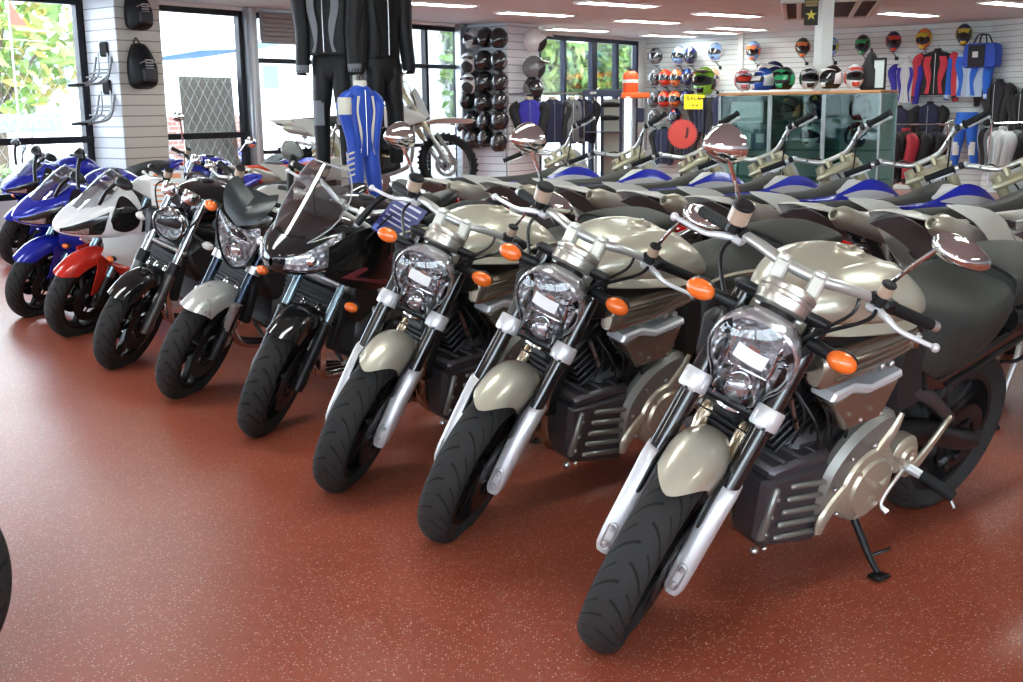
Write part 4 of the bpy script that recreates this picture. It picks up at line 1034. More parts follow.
    MB().tube([(.95, -.02, .68), (1.05, -.05, .66), (1.04, -.12, .50), (.82, -.15, .47), (.55, -.145, .62), (.38, -.135, .735)], .02, 12, 5).obj('exhaust_pipe', mat('hot_steel', (.45, .38, .28), .25, metal=.95), t)
    a = V((.34, -.135, .735)); e = V((-.20, -.160, .890)); d = (e-a)
    cn = MB().tube([a, a+d*.06, a+d*.16, a+d*.80, a+d*.82], [.026, .046, .054, .056, .057], 20).obj('silencer', mx_can, t)
    b = MB(); dn = d.normalized()
    b.lathe([(.057, -.005), (.056, .02), (.040, .062), (.031, .085), (.028, .088), (.022, .086), (.0205, .05), (0, .045)], a+d*.82, dn, 24); cap = b.obj('silencer_tip', mat('silencer_tip', (.50, .46, .37), .34, metal=.6), cn)
    MB().lathe([(.0208, .0), (0, .001)], a + d*.82 + dn*.0465, dn, 18).obj('outlet', black, cn)
    MB().tube([(.30, .02, .78), (.46, .02, .45)], [.028, .028], 12).obj('rear_shock', mat('shock_spring', (.08, .08, .09), .4, metal=.4), t)
    b = MB()
    for z0, x0, x1 in ((.365, -.0, .58), (.30, .0, .58)): b.box(((x0+x1)/2, .055, (z0+.41 if z0 > .33 else z0+.36)/2), (x1-x0, .012, .012), .003, (0, -.07 if z0 > .33 else -.09, 0))
    b.lathe([(.08, -.004), (.105, -.004), (.11, 0), (.105, .004), (.08, .004), (.08, -.004)], (0, .055, .335), (0, 1, 0), 36); b.obj('chain_drive', dark_metal, t)
    ss = MB().tube([(.50, .12, .36), (.49, .22, .22), (.485, .345, .105)], [.011, .01, .009], 8, 2); ss.box((.485, .348, .102), (.05, .045, .01), .003, (rad(15), 0, 0)); ss.obj('side_stand', alu, t)
    return t
# ---------------------------------------------------------------- camera, world
cam = bpy.data.cameras.new('camera'); camo = bpy.data.objects.new('camera', cam); COL.objects.link(camo)
cam.sensor_width = 36; cam.lens = 1135/1023*36; cam.clip_start = .05; cam.clip_end = 300
camo.matrix_world = Matrix.Translation((0, 0, 1.4004)) @ Matrix.Rotation(pi/2-.2007, 4, 'X') @ Matrix.Rotation(-.0122, 4, 'Z')
SC.camera = camo
SC.view_settings.view_transform = 'Standard'; SC.view_settings.look = 'None'; SC.view_settings.gamma = 1; SC.view_settings.use_curve_mapping = False
SC.view_settings.exposure = EXPOSURE
w = bpy.data.worlds.new('sky'); SC.world = w; w.use_nodes = True
bg = w.node_tree.nodes['Background']; bg.inputs[0].default_value = (.80, .90, 1, 1); bg.inputs[1].default_value = SKY
SC.cycles.use_denoising = True
SC.cycles.max_bounces = 8; SC.cycles.transparent_max_bounces = 16; SC.cycles.diffuse_bounces = 4; SC.cycles.glossy_bounces = 4
SC.cycles.sample_clamp_indirect = 6; SC.cycles.caustics_reflective = False; SC.cycles.caustics_refractive = False

# ---------------------------------------------------------------- the room
H = 2.70
P0 = V((-5.30, 12.15, 0)); D = V((.609, .793, 0)).normalized(); N = V((D.y, -D.x, 0))     # left wall: along D, N points into the room
def lw(t, off=0, z=0): return P0 + D*t + N*off + V((0, 0, z))
C1 = lw(13.05); RD = N                                                                   # right wall runs along N from the far corner
def rw(s, off=0, z=0): return C1 + RD*s - D*off + V((0, 0, z))
YAW_D = atan2(D.y, D.x)
MLW = Matrix.Translation(P0) @ Matrix.Rotation(YAW_D, 4, 'Z')       # local x along the wall, local -y into the room
MRW = Matrix.Translation(C1) @ Matrix.Rotation(YAW_D - pi/2, 4, 'Z')  # local x along the right wall, local -y into the room

def floor_mat():
    m, nt, b = nodes_of('red_speckled_vinyl')
    tc = nt.nodes.new('ShaderNodeTexCoord')
    n1 = nt.nodes.new('ShaderNodeTexNoise'); n1.inputs['Scale'].default_value = 2.2; n1.inputs['Detail'].default_value = 5
    nt.links.new(tc.outputs['Object'], n1.inputs['Vector'])
    base = mixcol(nt, n1.outputs['Fac'], (.285, .059, .030), (.355, .078, .041))
    for sc, th, col, rnd in ((120., .30, (.66, .50, .40), .30), (170., .32, (.05, .012, .010), .45), (80., .20, (.62, .46, .36), .22)):
        vo = nt.nodes.new('ShaderNodeTexVoronoi'); vo.inputs['Scale'].default_value = sc; nt.links.new(tc.outputs['Object'], vo.inputs['Vector'])
        sp = nt.nodes.new('ShaderNodeSeparateColor'); nt.links.new(vo.outputs['Color'], sp.inputs[0])
        k = mnode(nt, 'MULTIPLY', mnode(nt, 'LESS_THAN', vo.outputs['Distance'], th), mnode(nt, 'LESS_THAN', sp.outputs[0], rnd))
        base = mixcol(nt, mnode(nt, 'MULTIPLY', k, .75), base, col)
    nt.links.new(base, b.inputs['Base Color'])
    n2 = nt.nodes.new('ShaderNodeTexNoise'); n2.inputs['Scale'].default_value = 1.3; n2.inputs['Detail'].default_value = 6; nt.links.new(tc.outputs['Object'], n2.inputs['Vector'])
    mr = nt.nodes.new('ShaderNodeMapRange'); mr.inputs['To Min'].default_value = .29; mr.inputs['To Max'].default_value = .34; b.inputs['Specular IOR Level'].default_value = .55
    nt.links.new(n2.outputs['Fac'], mr.inputs['Value']); nt.links.new(mr.outputs[0], b.inputs['Roughness'])
    n3 = nt.nodes.new('ShaderNodeTexNoise'); n3.inputs['Scale'].default_value = 160; nt.links.new(tc.outputs['Object'], n3.inputs['Vector'])
    bp = nt.nodes.new('ShaderNodeBump'); bp.inputs['Strength'].default_value = .12; bp.inputs['Distance'].default_value = .002
    nt.links.new(n3.outputs['Fac'], bp.inputs['Height']); nt.links.new(bp.outputs[0], b.inputs['Normal'])
    return m
def slat_mat(name, col, pitch=.09, line=.10):
    m, nt, b = nodes_of(name)
    b.inputs['Roughness'].default_value = .42
    g = nt.nodes.new('ShaderNodeNewGeometry'); sx = nt.nodes.new('ShaderNodeSeparateXYZ'); nt.links.new(g.outputs['Position'], sx.inputs[0])
    q = mnode(nt, 'FRACT', mnode(nt, 'DIVIDE', sx.outputs[2], pitch))
    k = mnode(nt, 'LESS_THAN', q, line)
    nt.links.new(mixcol(nt, k, col, tuple(c*.38 for c in col)), b.inputs['Base Color'])
    bp = nt.nodes.new('ShaderNodeBump'); bp.inputs['Strength'].default_value = .8; bp.inputs['Distance'].default_value = .01
    nt.links.new(mnode(nt, 'SUBTRACT', 1., k), bp.inputs['Height']); nt.links.new(bp.outputs[0], b.inputs['Normal'])
    return m
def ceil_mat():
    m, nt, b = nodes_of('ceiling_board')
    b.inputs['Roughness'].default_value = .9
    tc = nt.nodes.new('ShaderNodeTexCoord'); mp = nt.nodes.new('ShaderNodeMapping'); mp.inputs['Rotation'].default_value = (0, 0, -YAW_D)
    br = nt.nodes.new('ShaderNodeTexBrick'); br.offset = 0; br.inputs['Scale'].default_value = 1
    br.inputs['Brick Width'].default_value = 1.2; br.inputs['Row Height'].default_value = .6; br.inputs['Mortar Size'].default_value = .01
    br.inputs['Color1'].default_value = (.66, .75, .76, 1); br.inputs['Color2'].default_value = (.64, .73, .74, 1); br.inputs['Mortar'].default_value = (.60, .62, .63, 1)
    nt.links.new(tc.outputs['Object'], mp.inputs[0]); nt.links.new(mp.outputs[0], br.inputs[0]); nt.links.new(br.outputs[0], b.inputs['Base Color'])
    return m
wall_paint = mat('wall_paint', (.72, .72, .70), .7, bump=.05, scale=60)
slat_grey = slat_mat('slat_panel_white', (.70, .74, .72))
slat_cream = slat_mat('slat_panel_cream', (.62, .60, .52), .115)
slat_white = slat_mat('slat_panel_pillar', (.74, .76, .80), .115)
frame_dark = mat('window_frame_black', (.012, .013, .018), .35, metal=.3)
frame_alu = mat('window_frame_aluminium', (.42, .45, .48), .35, metal=.7)
pane_m = glass('window_pane', (.97, .99, 1.0), refl=.05)

ROOM = [lw(-13), lw(13.05), rw(6.35), rw(6.35, 20), V((6.0, -6.0, 0)), V((-6.0, -6.0, 0))]
def slab(z0, z1, name, m, pts):
    b = MB(); n = len(pts)
    b.add([V((p.x, p.y, z0)) for p in pts] + [V((p.x, p.y, z1)) for p in pts], [tuple(range(n)), tuple(range(n, 2*n))] + [(i, (i+1) % n, n+(i+1) % n, n+i) for i in range(n)])
    return struct(b.obj(name, m, smooth=0))
BIG = [V((-26, -8, 0)), V((12, -8, 0)), V((14, 26, 0)), V((2.65+3, 22.5+4, 0)), V((-4, 26, 0)), V((-26, 10, 0))]
RP = [lw(-13, -.15), lw(13.2, -.15), rw(6.5, -.15), V((14.0, 6.0, 0)), V((8.4, -6.2, 0)), V((-14.5, -6.2, 0))]
slab(-.12, 0, 'floor', floor_mat(), RP)
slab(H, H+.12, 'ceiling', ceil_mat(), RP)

def wall_box(name, m, M, x0, x1, z0, z1, y0=0., y1=.15, parent=None):
    b = MB().box(((x0+x1)/2, (y0+y1)/2, (z0+z1)/2), (x1-x0, y1-y0, z1-z0), .0).xf(M)
    o = b.obj(name, m, parent, smooth=0)
    if parent is None: struct(o)
    return o
def big_window(n, x0, x1, z0, z1, mull=(), bars=(), fm=frame_dark, fw=.07, grille=True):
    f = MB()
    f.box(((x0+x1)/2, .05, z0+fw/2), (x1-x0, .10, fw), .006); f.box(((x0+x1)/2, .05, z1-fw/2), (x1-x0, .10, fw), .006)
    for x in (x0+fw/2, x1-fw/2): f.box((x, .05, (z0+z1)/2), (fw, .10, z1-z0), .006)
    for x, ww in mull: f.box((x, .05, (z0+z1)/2), (ww, .10, z1-z0), .006)
    for z, hh in bars: f.box(((x0+x1)/2, .03, z), (x1-x0, .10, hh), .006)
    o = struct(f.xf(MLW).obj('window_%d' % n, fm))
    wall_box('pane', pane_m, MLW, x0+.01, x1-.01, z0+.02, z1-.02, .045, .053, o)
    if grille:
        g = MB(); st = .13; zz = min(z1, 1.95); k = x0 - (zz-z0)*.62
        while k < x1:
            for sg in (1, -1):
                a0 = k if sg > 0 else k + (zz-z0)*.62; a1 = k + (zz-z0)*.62 if sg > 0 else k
                t0, t1 = 0., 1.
                dx = a1-a0
                if abs(dx) > 1e-6:
                    ta, tb = (x0-a0)/dx, (x1-a0)/dx
                    t0, t1 = max(0, min(ta, tb)), min(1, max(ta, tb))
                if t1-t0 > .02: g.tube([(a0+dx*t0, .10, z0+(zz-z0)*t0), (a0+dx*t1, .10, z0+(zz-z0)*t1)], .0035, 4, caps=False)
            k += st
        g.xf(MLW).obj('security_grille', mat('pale_grille', (.55, .55, .53), .5, metal=.3), o)
    return o
SILL = .52; HEAD = 2.655
# sill walls and heads along the left wall
wall_box('wall_left', wall_paint, MLW, -13, 3.30, 0, SILL)
struct(MB().box((-4.85, -.008, .05), (16.3, .016, .10), .003).xf(MLW).obj('baseboard_left', mat('baseboard_white', (.75, .75, .74), .5)))
wall_box('wall_left_head', wall_paint, MLW, -13, 13.05, HEAD, H)
wall_box('wall_left_sill', wall_paint, MLW, 9.55, 13.05, 0, .10)
wall_box('wall_left_pier', wall_paint, MLW, 12.78, 13.05, .10, HEAD)
wall_box('wall_left_far_pier', wall_paint, MLW, 7.5, 9.55, 0, HEAD)
big_window(1, -3.2, 1.02, SILL, HEAD, ((-1.1, .07),), ((1.135, .075),))
big_window(2, -7.6, -3.2, SILL, HEAD, ((-5.4, .07),), ((1.135, .075),))
big_window(3, -13, -7.6, SILL, HEAD, ((-10.3, .07),), ((1.135, .075),))
big_window(4, 1.02, 3.26, SILL, HEAD, (), ((1.135, .075),))
# the glazed entrance with its roller shutter
big_window(5, 3.42, 7.5, 0.06, HEAD, ((5.35, .09), (6.72, .06)), ((2.06, .06), (.9, .05)), grille=False)
struct(MB().box((3.34, 0, H/2), (.17, .16, H), .02).xf(MLW).obj('trim_1', frame_alu))
struct(MB().box((3.32, -.085, H/2), (.05, .03, H), .008).xf(MLW).obj('trim_2', mat('pale_mullion', (.62, .66, .70), .35, metal=.4)))
b = MB()
for k in range(6): b.lathe([(0, -1.05), (.030, -1.05), (.030, 1.05), (0, 1.05)], (4.50, -.12, 2.33+.056*k), (1, 0, 0), 10)
b.box((4.50, -.10, 2.48), (2.1, .04, .36), .004); b.box((4.50, -.12, 2.285), (2.1, .06, .04), .01)
struct(b.xf(MLW).obj('roller_shutter', mat('shutter_grey', (.34, .35, .35), .5, metal=.3)))
struct(MB().box((7.43, -.06, H/2), (.14, .14, H), .02).xf(MLW).obj('trim_3', frame_alu))
big_window(6, 9.55, 12.80, .10, HEAD, ((10.35, .07), (11.28, .16), (12.05, .09)), (), mat('window_frame_navy', (.012, .016, .035), .35, metal=.3), .08, grille=False)
wall_box('wall_right', slat_grey, MRW, 0, 6.35, 0, H)
MEND = Matrix.Translation(rw(6.35)) @ Matrix.Rotation(rad(-64), 4, 'Z')
wall_box('wall_end', slat_grey, MEND, 0, 14, 0, H)
wall_box('wall_back', wall_paint, Matrix.Identity(4), -14, 8.2, 0, .5, -6.2, -6.05)
MRF = Matrix.Translation(V((13.8, 6.05, 0))) @ Matrix.Rotation(atan2(-12.25, -5.6), 4, 'Z')
wall_box('wall_right_front', wall_paint, MRF, 0, 13.5, 0, H)
MLF = Matrix.Translation(V((-14, -6.2, 0))) @ Matrix.Rotation(atan2(8.05, .8), 4, 'Z')
wall_box('wall_left_front', wall_paint, MLF, 0, 8.1, 0, .5); wall_box('wall_left_front_head', wall_paint, MLF, 0, 8.1, 2.55, H)
wall_box('window_7', pane_m, MLF, 0, 8.1, .5, 2.55, .06, .07); wall_box('window_8', pane_m, Matrix.Identity(4), -14, 8.2, .5, 2.55, -6.13, -6.12)  # unseen glazing in the back wall, added to let in front fill light
wall_box('wall_back_head', wall_paint, Matrix.Identity(4), -14, 8.2, 2.55, H, -6.2, -6.05)
for x in (-9.5, -5, -.5, 4, 8.1): wall_box('wall_back_pier', wall_paint, Matrix.Identity(4), x-.1, x+.1, .5, 2.55, -6.2, -6.05)
# slat-clad pillars against the left wall
b = MB().slot(0).box((1.32, -.30, H/2), (.56, .58, H), .0)
struct(b.xf(MLW).obj('pillar_slats', slat_cream, smooth=0))  # cream tone carries the shade of the room-facing side
struct(wall_box('pillar_lit_side', slat_white, MLW, 1.030, 1.039, 0, H, -.585, -.01))  # window-facing side: its daylight is put into a whiter slat colour
wall_box('pillar_helmets', slat_white, MLW, 7.66, 8.45, 0, H, -.80, 0)
# ceiling lights: the row pattern of the shop, also overhead and behind the camera
def make_light():
    t = thing('ceiling_light', 'x', 'ceiling light')
    b = MB()
    for s in (-1, 1):
        b.box((0, s*.145, -.012), (1.24, .022, .03), .004); b.box((s*.61, 0, -.012), (.022, .30, .03), .004)
    b.obj('frame', mat('troffer_frame', (.80, .80, .80), .4), t)
    MB().box((0, 0, -.006), (1.20, .27, .012), .003).obj('diffuser', mat('troffer_diffuser', (.9, .9, .9), .5, emit=(.92, 1, .95), strength=LAMP), t)
    return t
L0 = make_light()
AV = V((1.82, 2.08, 0)); BV = V((1.03, -1.17, 0))
lights = [((.39, 16.11), 'ceiling light just right of the hanging suits, second nearest of those in view'), ((1.39, 14.80), 'ceiling light cut by the top edge of the photo, above the far glass doors'),
 ((1.17, 19.42), 'ceiling light directly in front of the far glass doors'), ((2.12, 17.75), 'ceiling light above the orange box stand'), ((3.13, 16.68), 'ceiling light above the yellow sale sign'),
 ((2.94, 21.27), 'ceiling light at the far corner over the dark grey and blue helmets'), ((3.55, 20.45), 'ceiling light half hidden between the corner light and the wall column'), ((3.85, 19.6), 'ceiling light near the slat wall left of the black star banner'),
 ((-.92, 14.45), 'ceiling light beside the top of the hanging black jackets'), ((5.8, 16.98), 'ceiling light above the orange motocross helmet on the slat wall'), ((6.62, 15.45), 'ceiling light at the top right corner above the blue bag')]
for i, ((x, y), lb) in enumerate(lights):
    o = L0 if i == 0 else dup(L0)
    o.location = (x, y, H); o.rotation_euler = (0, 0, rad(38)); o['label'] = lb; o['group'] = 'ceiling lights in view'
for i, (x, y) in enumerate(OFF_LIGHTS):
    dup(L0, (x, y, H), (0, 0, rad(38)), 'ceiling light overhead, nearer than any light the photo shows', 'ceiling lights overhead')
# ---------------------------------------------------------------- the motorcycles where they stand
A0 = make_roadster('champagne roadster nearest the camera, at the right end of the front row', (.2334, 2.963, 0), (rad(-14.77), 0, rad(218.23)))
dup(A0, (-.2514, 3.747, 0), (rad(-14.15), 0, rad(221.1)), 'champagne roadster second in the front row, between two others like it')
dup(A0, (-.705, 4.255, 0), (rad(-13.36), 0, rad(227.8)), 'champagne roadster third in the front row, next to the black half-faired bike')
make_fazer('black half-faired motorcycle with a tall clear windscreen and thin dark red arrow stripe', (-1.181, 4.99, 0), (rad(-14.3), 0, rad(238)))
E0 = make_streetfighter('silver naked motorcycle with a pointed shield-shaped headlamp and black flyscreen', (-1.728, 5.724, 0), (rad(-13.1), 0, rad(226)))
F0 = make_retro('black naked motorcycle with a round headlamp and two chrome clocks', (-2.298, 6.417, 0), (rad(-12.5), 0, rad(229)))
G0 = make_sportsbike('white sports bike with a red front fender and black slanted headlights', (-2.867, 7.357, 0), (rad(-15), 0, rad(222.3)), 'fully faired sports bikes')
BLUE = {'main_paint': blue_paint, 'second_paint': blue_paint}
dup(G0, (-3.45, 8.10, 0), (rad(-15), 0, rad(224.6)), 'blue sports bike standing right beside the white and red one', remat=BLUE)
dup(G0, (-4.80, 11.0, 0), (rad(-12), 0, rad(230)), 'blue sports bike cut by the left edge of the photo near the window wall', remat=BLUE)
# behind the row: a blue and white naked bike with tall mirrors
J = dup(F0, (-3.1, 9.95, 0), (rad(-10), 0, rad(245)), 'blue and white naked motorcycle with tall stalk mirrors, behind the silver one', remat={'gloss_black': blue_paint})
for s in (-1, 1): teardrop_mirror(J, (-.36, s*.33, 1.33), (.05, .045, .06), steer_m(rad(28)), (-.40, s*.24, 1.12), chrome)
# motocross bikes, tails towards the front row
MX0 = make_motocross('x', (1.73, 5.45, 0), (rad(-15), 0, rad(37)), 'motocross bikes in the second row')
MXG = 'motocross bikes in the second row'
MX0['label'] = 'motocross bike in the second row, blue shroud, silencer just above the nearest champagne tank'
W = {'motocross_blue': mx_body, 'shroud_graphic': red_paint}
dup(MX0, (2.03, 5.0, 0), None, 'motocross bike with pale shroud, silencer just above the big chrome mirror over the seat', MXG, W)
dup(MX0, (2.46, 4.50, 0), None, 'motocross bike with pale shroud and red graphic cut by the right edge of the photo', MXG, W)
dup(MX0, (1.36, 5.93, 0), None, 'blue-shrouded motocross bike whose silencer hides behind the nearest roadster brake lever', MXG)
dup(MX0, (1.05, 6.40, 0), None, 'blue-shrouded motocross bike with the red sprocket just above its handlebar', MXG)
dup(MX0, (.67, 6.88, 0), None, 'blue-shrouded motocross bike, its silencer above the second champagne fuel tank', MXG)
dup(MX0, (.26, 7.36, 0), None, 'motocross bike in front of the glass doors, mostly behind the second roadster mirror', MXG)
dup(MX0, (-.22, 7.84, 0), None, 'blue-shrouded motocross bike at the left end of the second row', MXG)
# ---------------------------------------------------------------- helmets and riding gear
h_shell = mat('helmet_shell', (.012, .012, .013), .14, coat=.6, var=.02)
h_graphic = mat('helmet_graphic', (.03, .03, .032), .2, coat=.5, var=.02)
h_visor = mat('helmet_visor', (.02, .02, .024), .08, coat=.8, var=.01)
h_lining = mat('helmet_lining', (.03, .03, .03), .9)
def hcol(name, c, rough=.2): return mat('helmet_' + name, c, rough, coat=.5, var=.02)
HC = dict(white=hcol('white', (.75, .75, .75)), grey=hcol('grey', (.16, .16, .17)), navy=hcol('navy', (.02, .025, .10)), blue=hcol('blue', (.02, .09, .42)), red=hcol('red', (.60, .05, .03)), orange=hcol('orange', (.75, .18, .05)),
    peach=hcol('peach', (.72, .38, .22)), green=hcol('green', (.04, .36, .14)), lime=hcol('lime', (.25, .55, .05)), yellow=hcol('yellow', (.70, .55, .05)), black=h_shell, pink=hcol('pink', (.70, .18, .22)), silver=hcol('silver', (.45, .45, .46)), lightblue=hcol('light_blue', (.25, .42, .75)), darkgreen=hcol('dark_green', (.03, .07, .05)))
def hpt(az, el, off=0., chin=1.):
    """point on a helmet: az 0 = front, el up; chin pushes the lower front forward"""
    ce, se = cos(el), sin(el)
    x = .165*ce*cos(az); y = .125*ce*sin(az); z = .145*se
    f = max(0., cos(az))**2.0*max(0., min(1., (.25-se)/.8))
    x += f*.035*chin
    if se < -.2: y *= 1 - .12*(-se-.2); x *= 1 - .05*(-se-.2)
    n = V((x, y, z)).normalized()
    return V((x, y, z)) + n*off + V((0, 0, .15))
def hpatch(a0, a1, e0, e1, off=.002, nu=10, nv=6, chin=1., th=.003):
    f = lambda q, t: q(t) if callable(q) else q
    return MB().sheet([[hpt(f(a0, j/nv) + (f(a1, j/nv)-f(a0, j/nv))*i/nu, f(e0, i/nu) + (f(e1, i/nu)-f(e0, i/nu))*j/nv, off, chin) for j in range(nv+1)] for i in range(nu+1)], th)
def make_helmet(kind='full'):
    t = thing('helmet', 'x', 'helmet')
    chin = {'full': 1., 'cross': 2.4, 'open': 0.}[kind]
    lo = -1.02
    g = [[hpt(-pi + 2*pi*i/28, lo + (pi/2*.999-lo)*j/12, 0, chin) for j in range(13)] for i in range(29)]
    MB().sheet(g, .012).obj('shell', h_shell, t)
    MB().loft([[hpt(2*pi*i/28, -.98, -.014, chin) + V((0, 0, dz)) for i in range(28)] for dz in (0, .02)]).obj('lining', h_lining, t)
    if kind == 'full':
        hpatch(-1.25, 1.25, lambda f: -.10 - .12*sin(pi*f), lambda f: .12 + .38*sin(pi*f), .004, 16, 6).obj('visor', h_visor, t)
        for s in (-1, 1):
            MB().cyl(hpt(s*1.32, .05, .006), (0, s, 0), .016, .008, 14).obj('visor_pivot', h_graphic, t)
            hpatch(lambda q: s*(1.0+.3*q), lambda q: s*(2.4-.5*q), -.55, lambda f: .15+.35*f, .003, 10, 6).obj('side_graphic', h_graphic, t)
        hpatch(-.28, .28, lambda f: -.62, lambda f: -.46, .003, 6, 3).obj('chin_vent', h_lining, t)
        hpatch(-.35, .35, .72, lambda f: 1.2, .003, 8, 5).obj('crown_graphic', h_graphic, t)
    elif kind == 'cross':
        hpatch(-1.05, 1.05, lambda f: -.18-.10*sin(pi*f), lambda f: .22+.22*sin(pi*f), .003, 14, 5, chin).obj('eye_port', h_lining, t)
        hpatch(-.8, .8, lambda f: -.06, lambda f: .28, .010, 12, 4, chin).obj('goggle', h_visor, t)
        hpatch(-.45, .45, -.80, -.38, .004, 8, 5, chin).obj('mouth_guard', h_graphic, t)
        g = [[V((.08 + .20*u, w*(.115-.045*u), .235 + .045*u - .06*u*u + .02*(1-w*w))) for w in [-1, -.5, 0, .5, 1]] for u in [0, .3, .6, 1]]
        MB().sheet(g, .006, 3, 2).obj('peak', h_graphic, t)
        for s in (-1, 1): hpatch(s*1.1, s*2.5, -.5, lambda f: .3+.4*f, .003, 10, 6, chin).obj('side_graphic', h_graphic, t)
    else:
        hpatch(-.85, .85, lambda f: -.98, lambda f: -.25+.42*sin(pi*f), .004, 14, 6, 0).obj('face_opening', h_lining, t)
        g = [[V((.12 + .11*u, w*(.115-.03*u), .225 - .03*u + .02*(1-w*w))) for w in [-1, -.5, 0, .5, 1]] for u in [0, .5, 1]]
        MB().sheet(g, .006, 3, 2).obj('peak', h_graphic, t)
    return t
HP = {}
def helmet(kind, loc, yaw, label, group, c1='black', c2=None, visor=None, tilt=0, sc=1.):
    rm = {'helmet_shell': HC[c1]}
    if c2: rm['helmet_graphic'] = HC[c2]
    if visor: rm['helmet_visor'] = HC[visor]
    if kind not in HP:
        HP[kind] = make_helmet(kind); o = HP[kind]
        for k in kids(o):
            for sl in k.material_slots:
                if sl.material.name in rm: old = sl.material; sl.link = 'OBJECT'; sl.material = rm[old.name]
        o.location = loc; o.rotation_euler = (0, tilt, yaw); o['label'] = label; o['group'] = group
    else:
        src = HP[kind]; o = dup(src, loc, (0, tilt, yaw), label, group)
        for k in kids(o):
            for sl in k.material_slots:
                base = sl.id_data.data.materials[0]
                if base.name in rm: sl.link = 'OBJECT'; sl.material = rm[base.name]
                else: sl.link = 'OBJECT'; sl.material = base
    o.scale = (sc, sc, sc*1.12)
    return o
cloth_black = mat('leather_black', (.010, .010, .011), .5, bump=.2, scale=60, spec=.22)
cloth_grey = mat('panel_grey', (.13, .14, .15), .6, bump=.15, scale=80)
def cl(name, c, rough=.75): return mat('cloth_' + name, c, rough, bump=.3, scale=30, sheen=.1)
def make_jacket(body_m, sleeve_m, panel_m, collar_m=None, name='jacket', L=.66, W=.25, sleeve=.62, spread=.16, cuff_m=None, th=.085):
    """hung from the shoulders; x = front, z = 0 at the hanger"""
    t = thing(name, 'x', 'jacket')
    st = []
    for z, w, d in ((-.0, .055, .05), (-.02, .09, .06), (-.05, W*.86, th*.8), (-.10, W, th), (-.22, W*.96, th*1.15), (-.42, W*.88, th*1.1), (-L+.03, W*.93, th*1.1), (-L, W*.92, th)):
        st.append([V((cos(a)*d*abs(cos(a))**-.1*(1+.05*sin(a*5+z*30)), sin(a)*w, z)) for a in [2*pi*(i+.5)/28 for i in range(28)]])
    MB().loft(st).obj('torso', body_m, t)
    for s in (-1, 1):
        P = [(0, s*W*.80, -.075), (0, s*(W+.045), -.16), (.015, s*(W+spread*.6), -.16-sleeve*.45), (.03, s*(W+spread), -.16-sleeve*.95), (.03, s*(W+spread), -.16-sleeve)]
        MB().tube(P, [q*(th/.085)**1.2 for q in (.07, .085, .072, .058, .05)], 14, 4).obj('sleeve', sleeve_m, t)
        MB().tube([(.03, s*(W+spread*.97), -.16-sleeve*.90), (.03, s*(W+spread), -.165-sleeve)], [.062*(th/.085)**1.2, .056*(th/.085)**1.2], 14).obj('cuff', cuff_m or panel_m, t)
        MB().sheet([[(th*1.16*(1-.35*((y-.05)/.2)**2) + .004, s*y, z) for y in (y0, (y0+y1)/2, y1)] for z, y0, y1 in ((-.09, .06, W*.62), (-.22, .08, W*.72), (-.38, .05, W*.55), (-.52, .06, W*.42), (-L+.02, .08, W*.55))], .006, 3, 3).obj('front_panel', panel_m, t)
    MB().lathe([(.052, -.03), (.058, .0), (.056, .035), (.048, .04)], (0, 0, 0), (0, 0, 1), 18).obj('collar', collar_m or panel_m, t)
    MB().tube([(th*1.2, 0, -.04), (th*1.28, 0, -.3), (th*1.22, 0, -L+.02)], .004, 6, 3).obj('zip', steel, t)
    b = MB(); b.tube([(0, -W*.7, -.05), (0, 0, .035), (0, W*.7, -.05)], .006, 6); b.tube([(0, 0, .035), (0, 0, .075), (0, .03, .09), (0, .03, .06)], .003, 6, 3); b.obj('hanger', black, t)
    return t
def make_trousers(leg_m, panel_m, knee_m, L=1.0, name='trousers', spread=.02):
    t = thing(name, 'x', 'trousers')
    MB().loft([[V((cos(a)*d, sin(a)*w, z)) for a in [2*pi*i/24 for i in range(24)]] for z, w, d in ((0, .17, .06), (-.04, .175, .075), (-.16, .19, .085), (-.26, .175, .085), (-.30, .13, .06))]).obj('waist', leg_m, t)
    for s in (-1, 1):
        lg = MB().tube([(0, s*.088, -.18), (.005, s*.098, -.40), (.012, s*(.10+spread*.5), -.56), (0, s*(.10+spread), -.75), (0, s*(.10+spread), -L+.05), (0, s*(.10+spread), -L)], [.088, .086, .074, .070, .062, .058], 16, 4).obj('leg', leg_m, t)
        MB().sheet([[(.012 + (.088 if z > -.45 else .08)*cos(a), s*(.10+spread*.5) + .08*sin(a)*(1.0), z) for a in (-.7, -.35, 0, .35, .7)] for z in (-.47, -.54, -.62, -.68)], .010, 3, 2).obj('knee_panel', knee_m, lg)
        MB().sheet([[(.03 + .03*cos(q*2), s*(.10+spread*.7 + .068 + .004*cos(q*3)), z) if False else (q*.05, s*(.165+spread*.8 - .25*q*q*.2), z) for q in (-.6, 0, .6)] for z in (-.25, -.45, -.65, -.85)], .006, 3, 2).obj('side_panel', panel_m, lg)
    return t
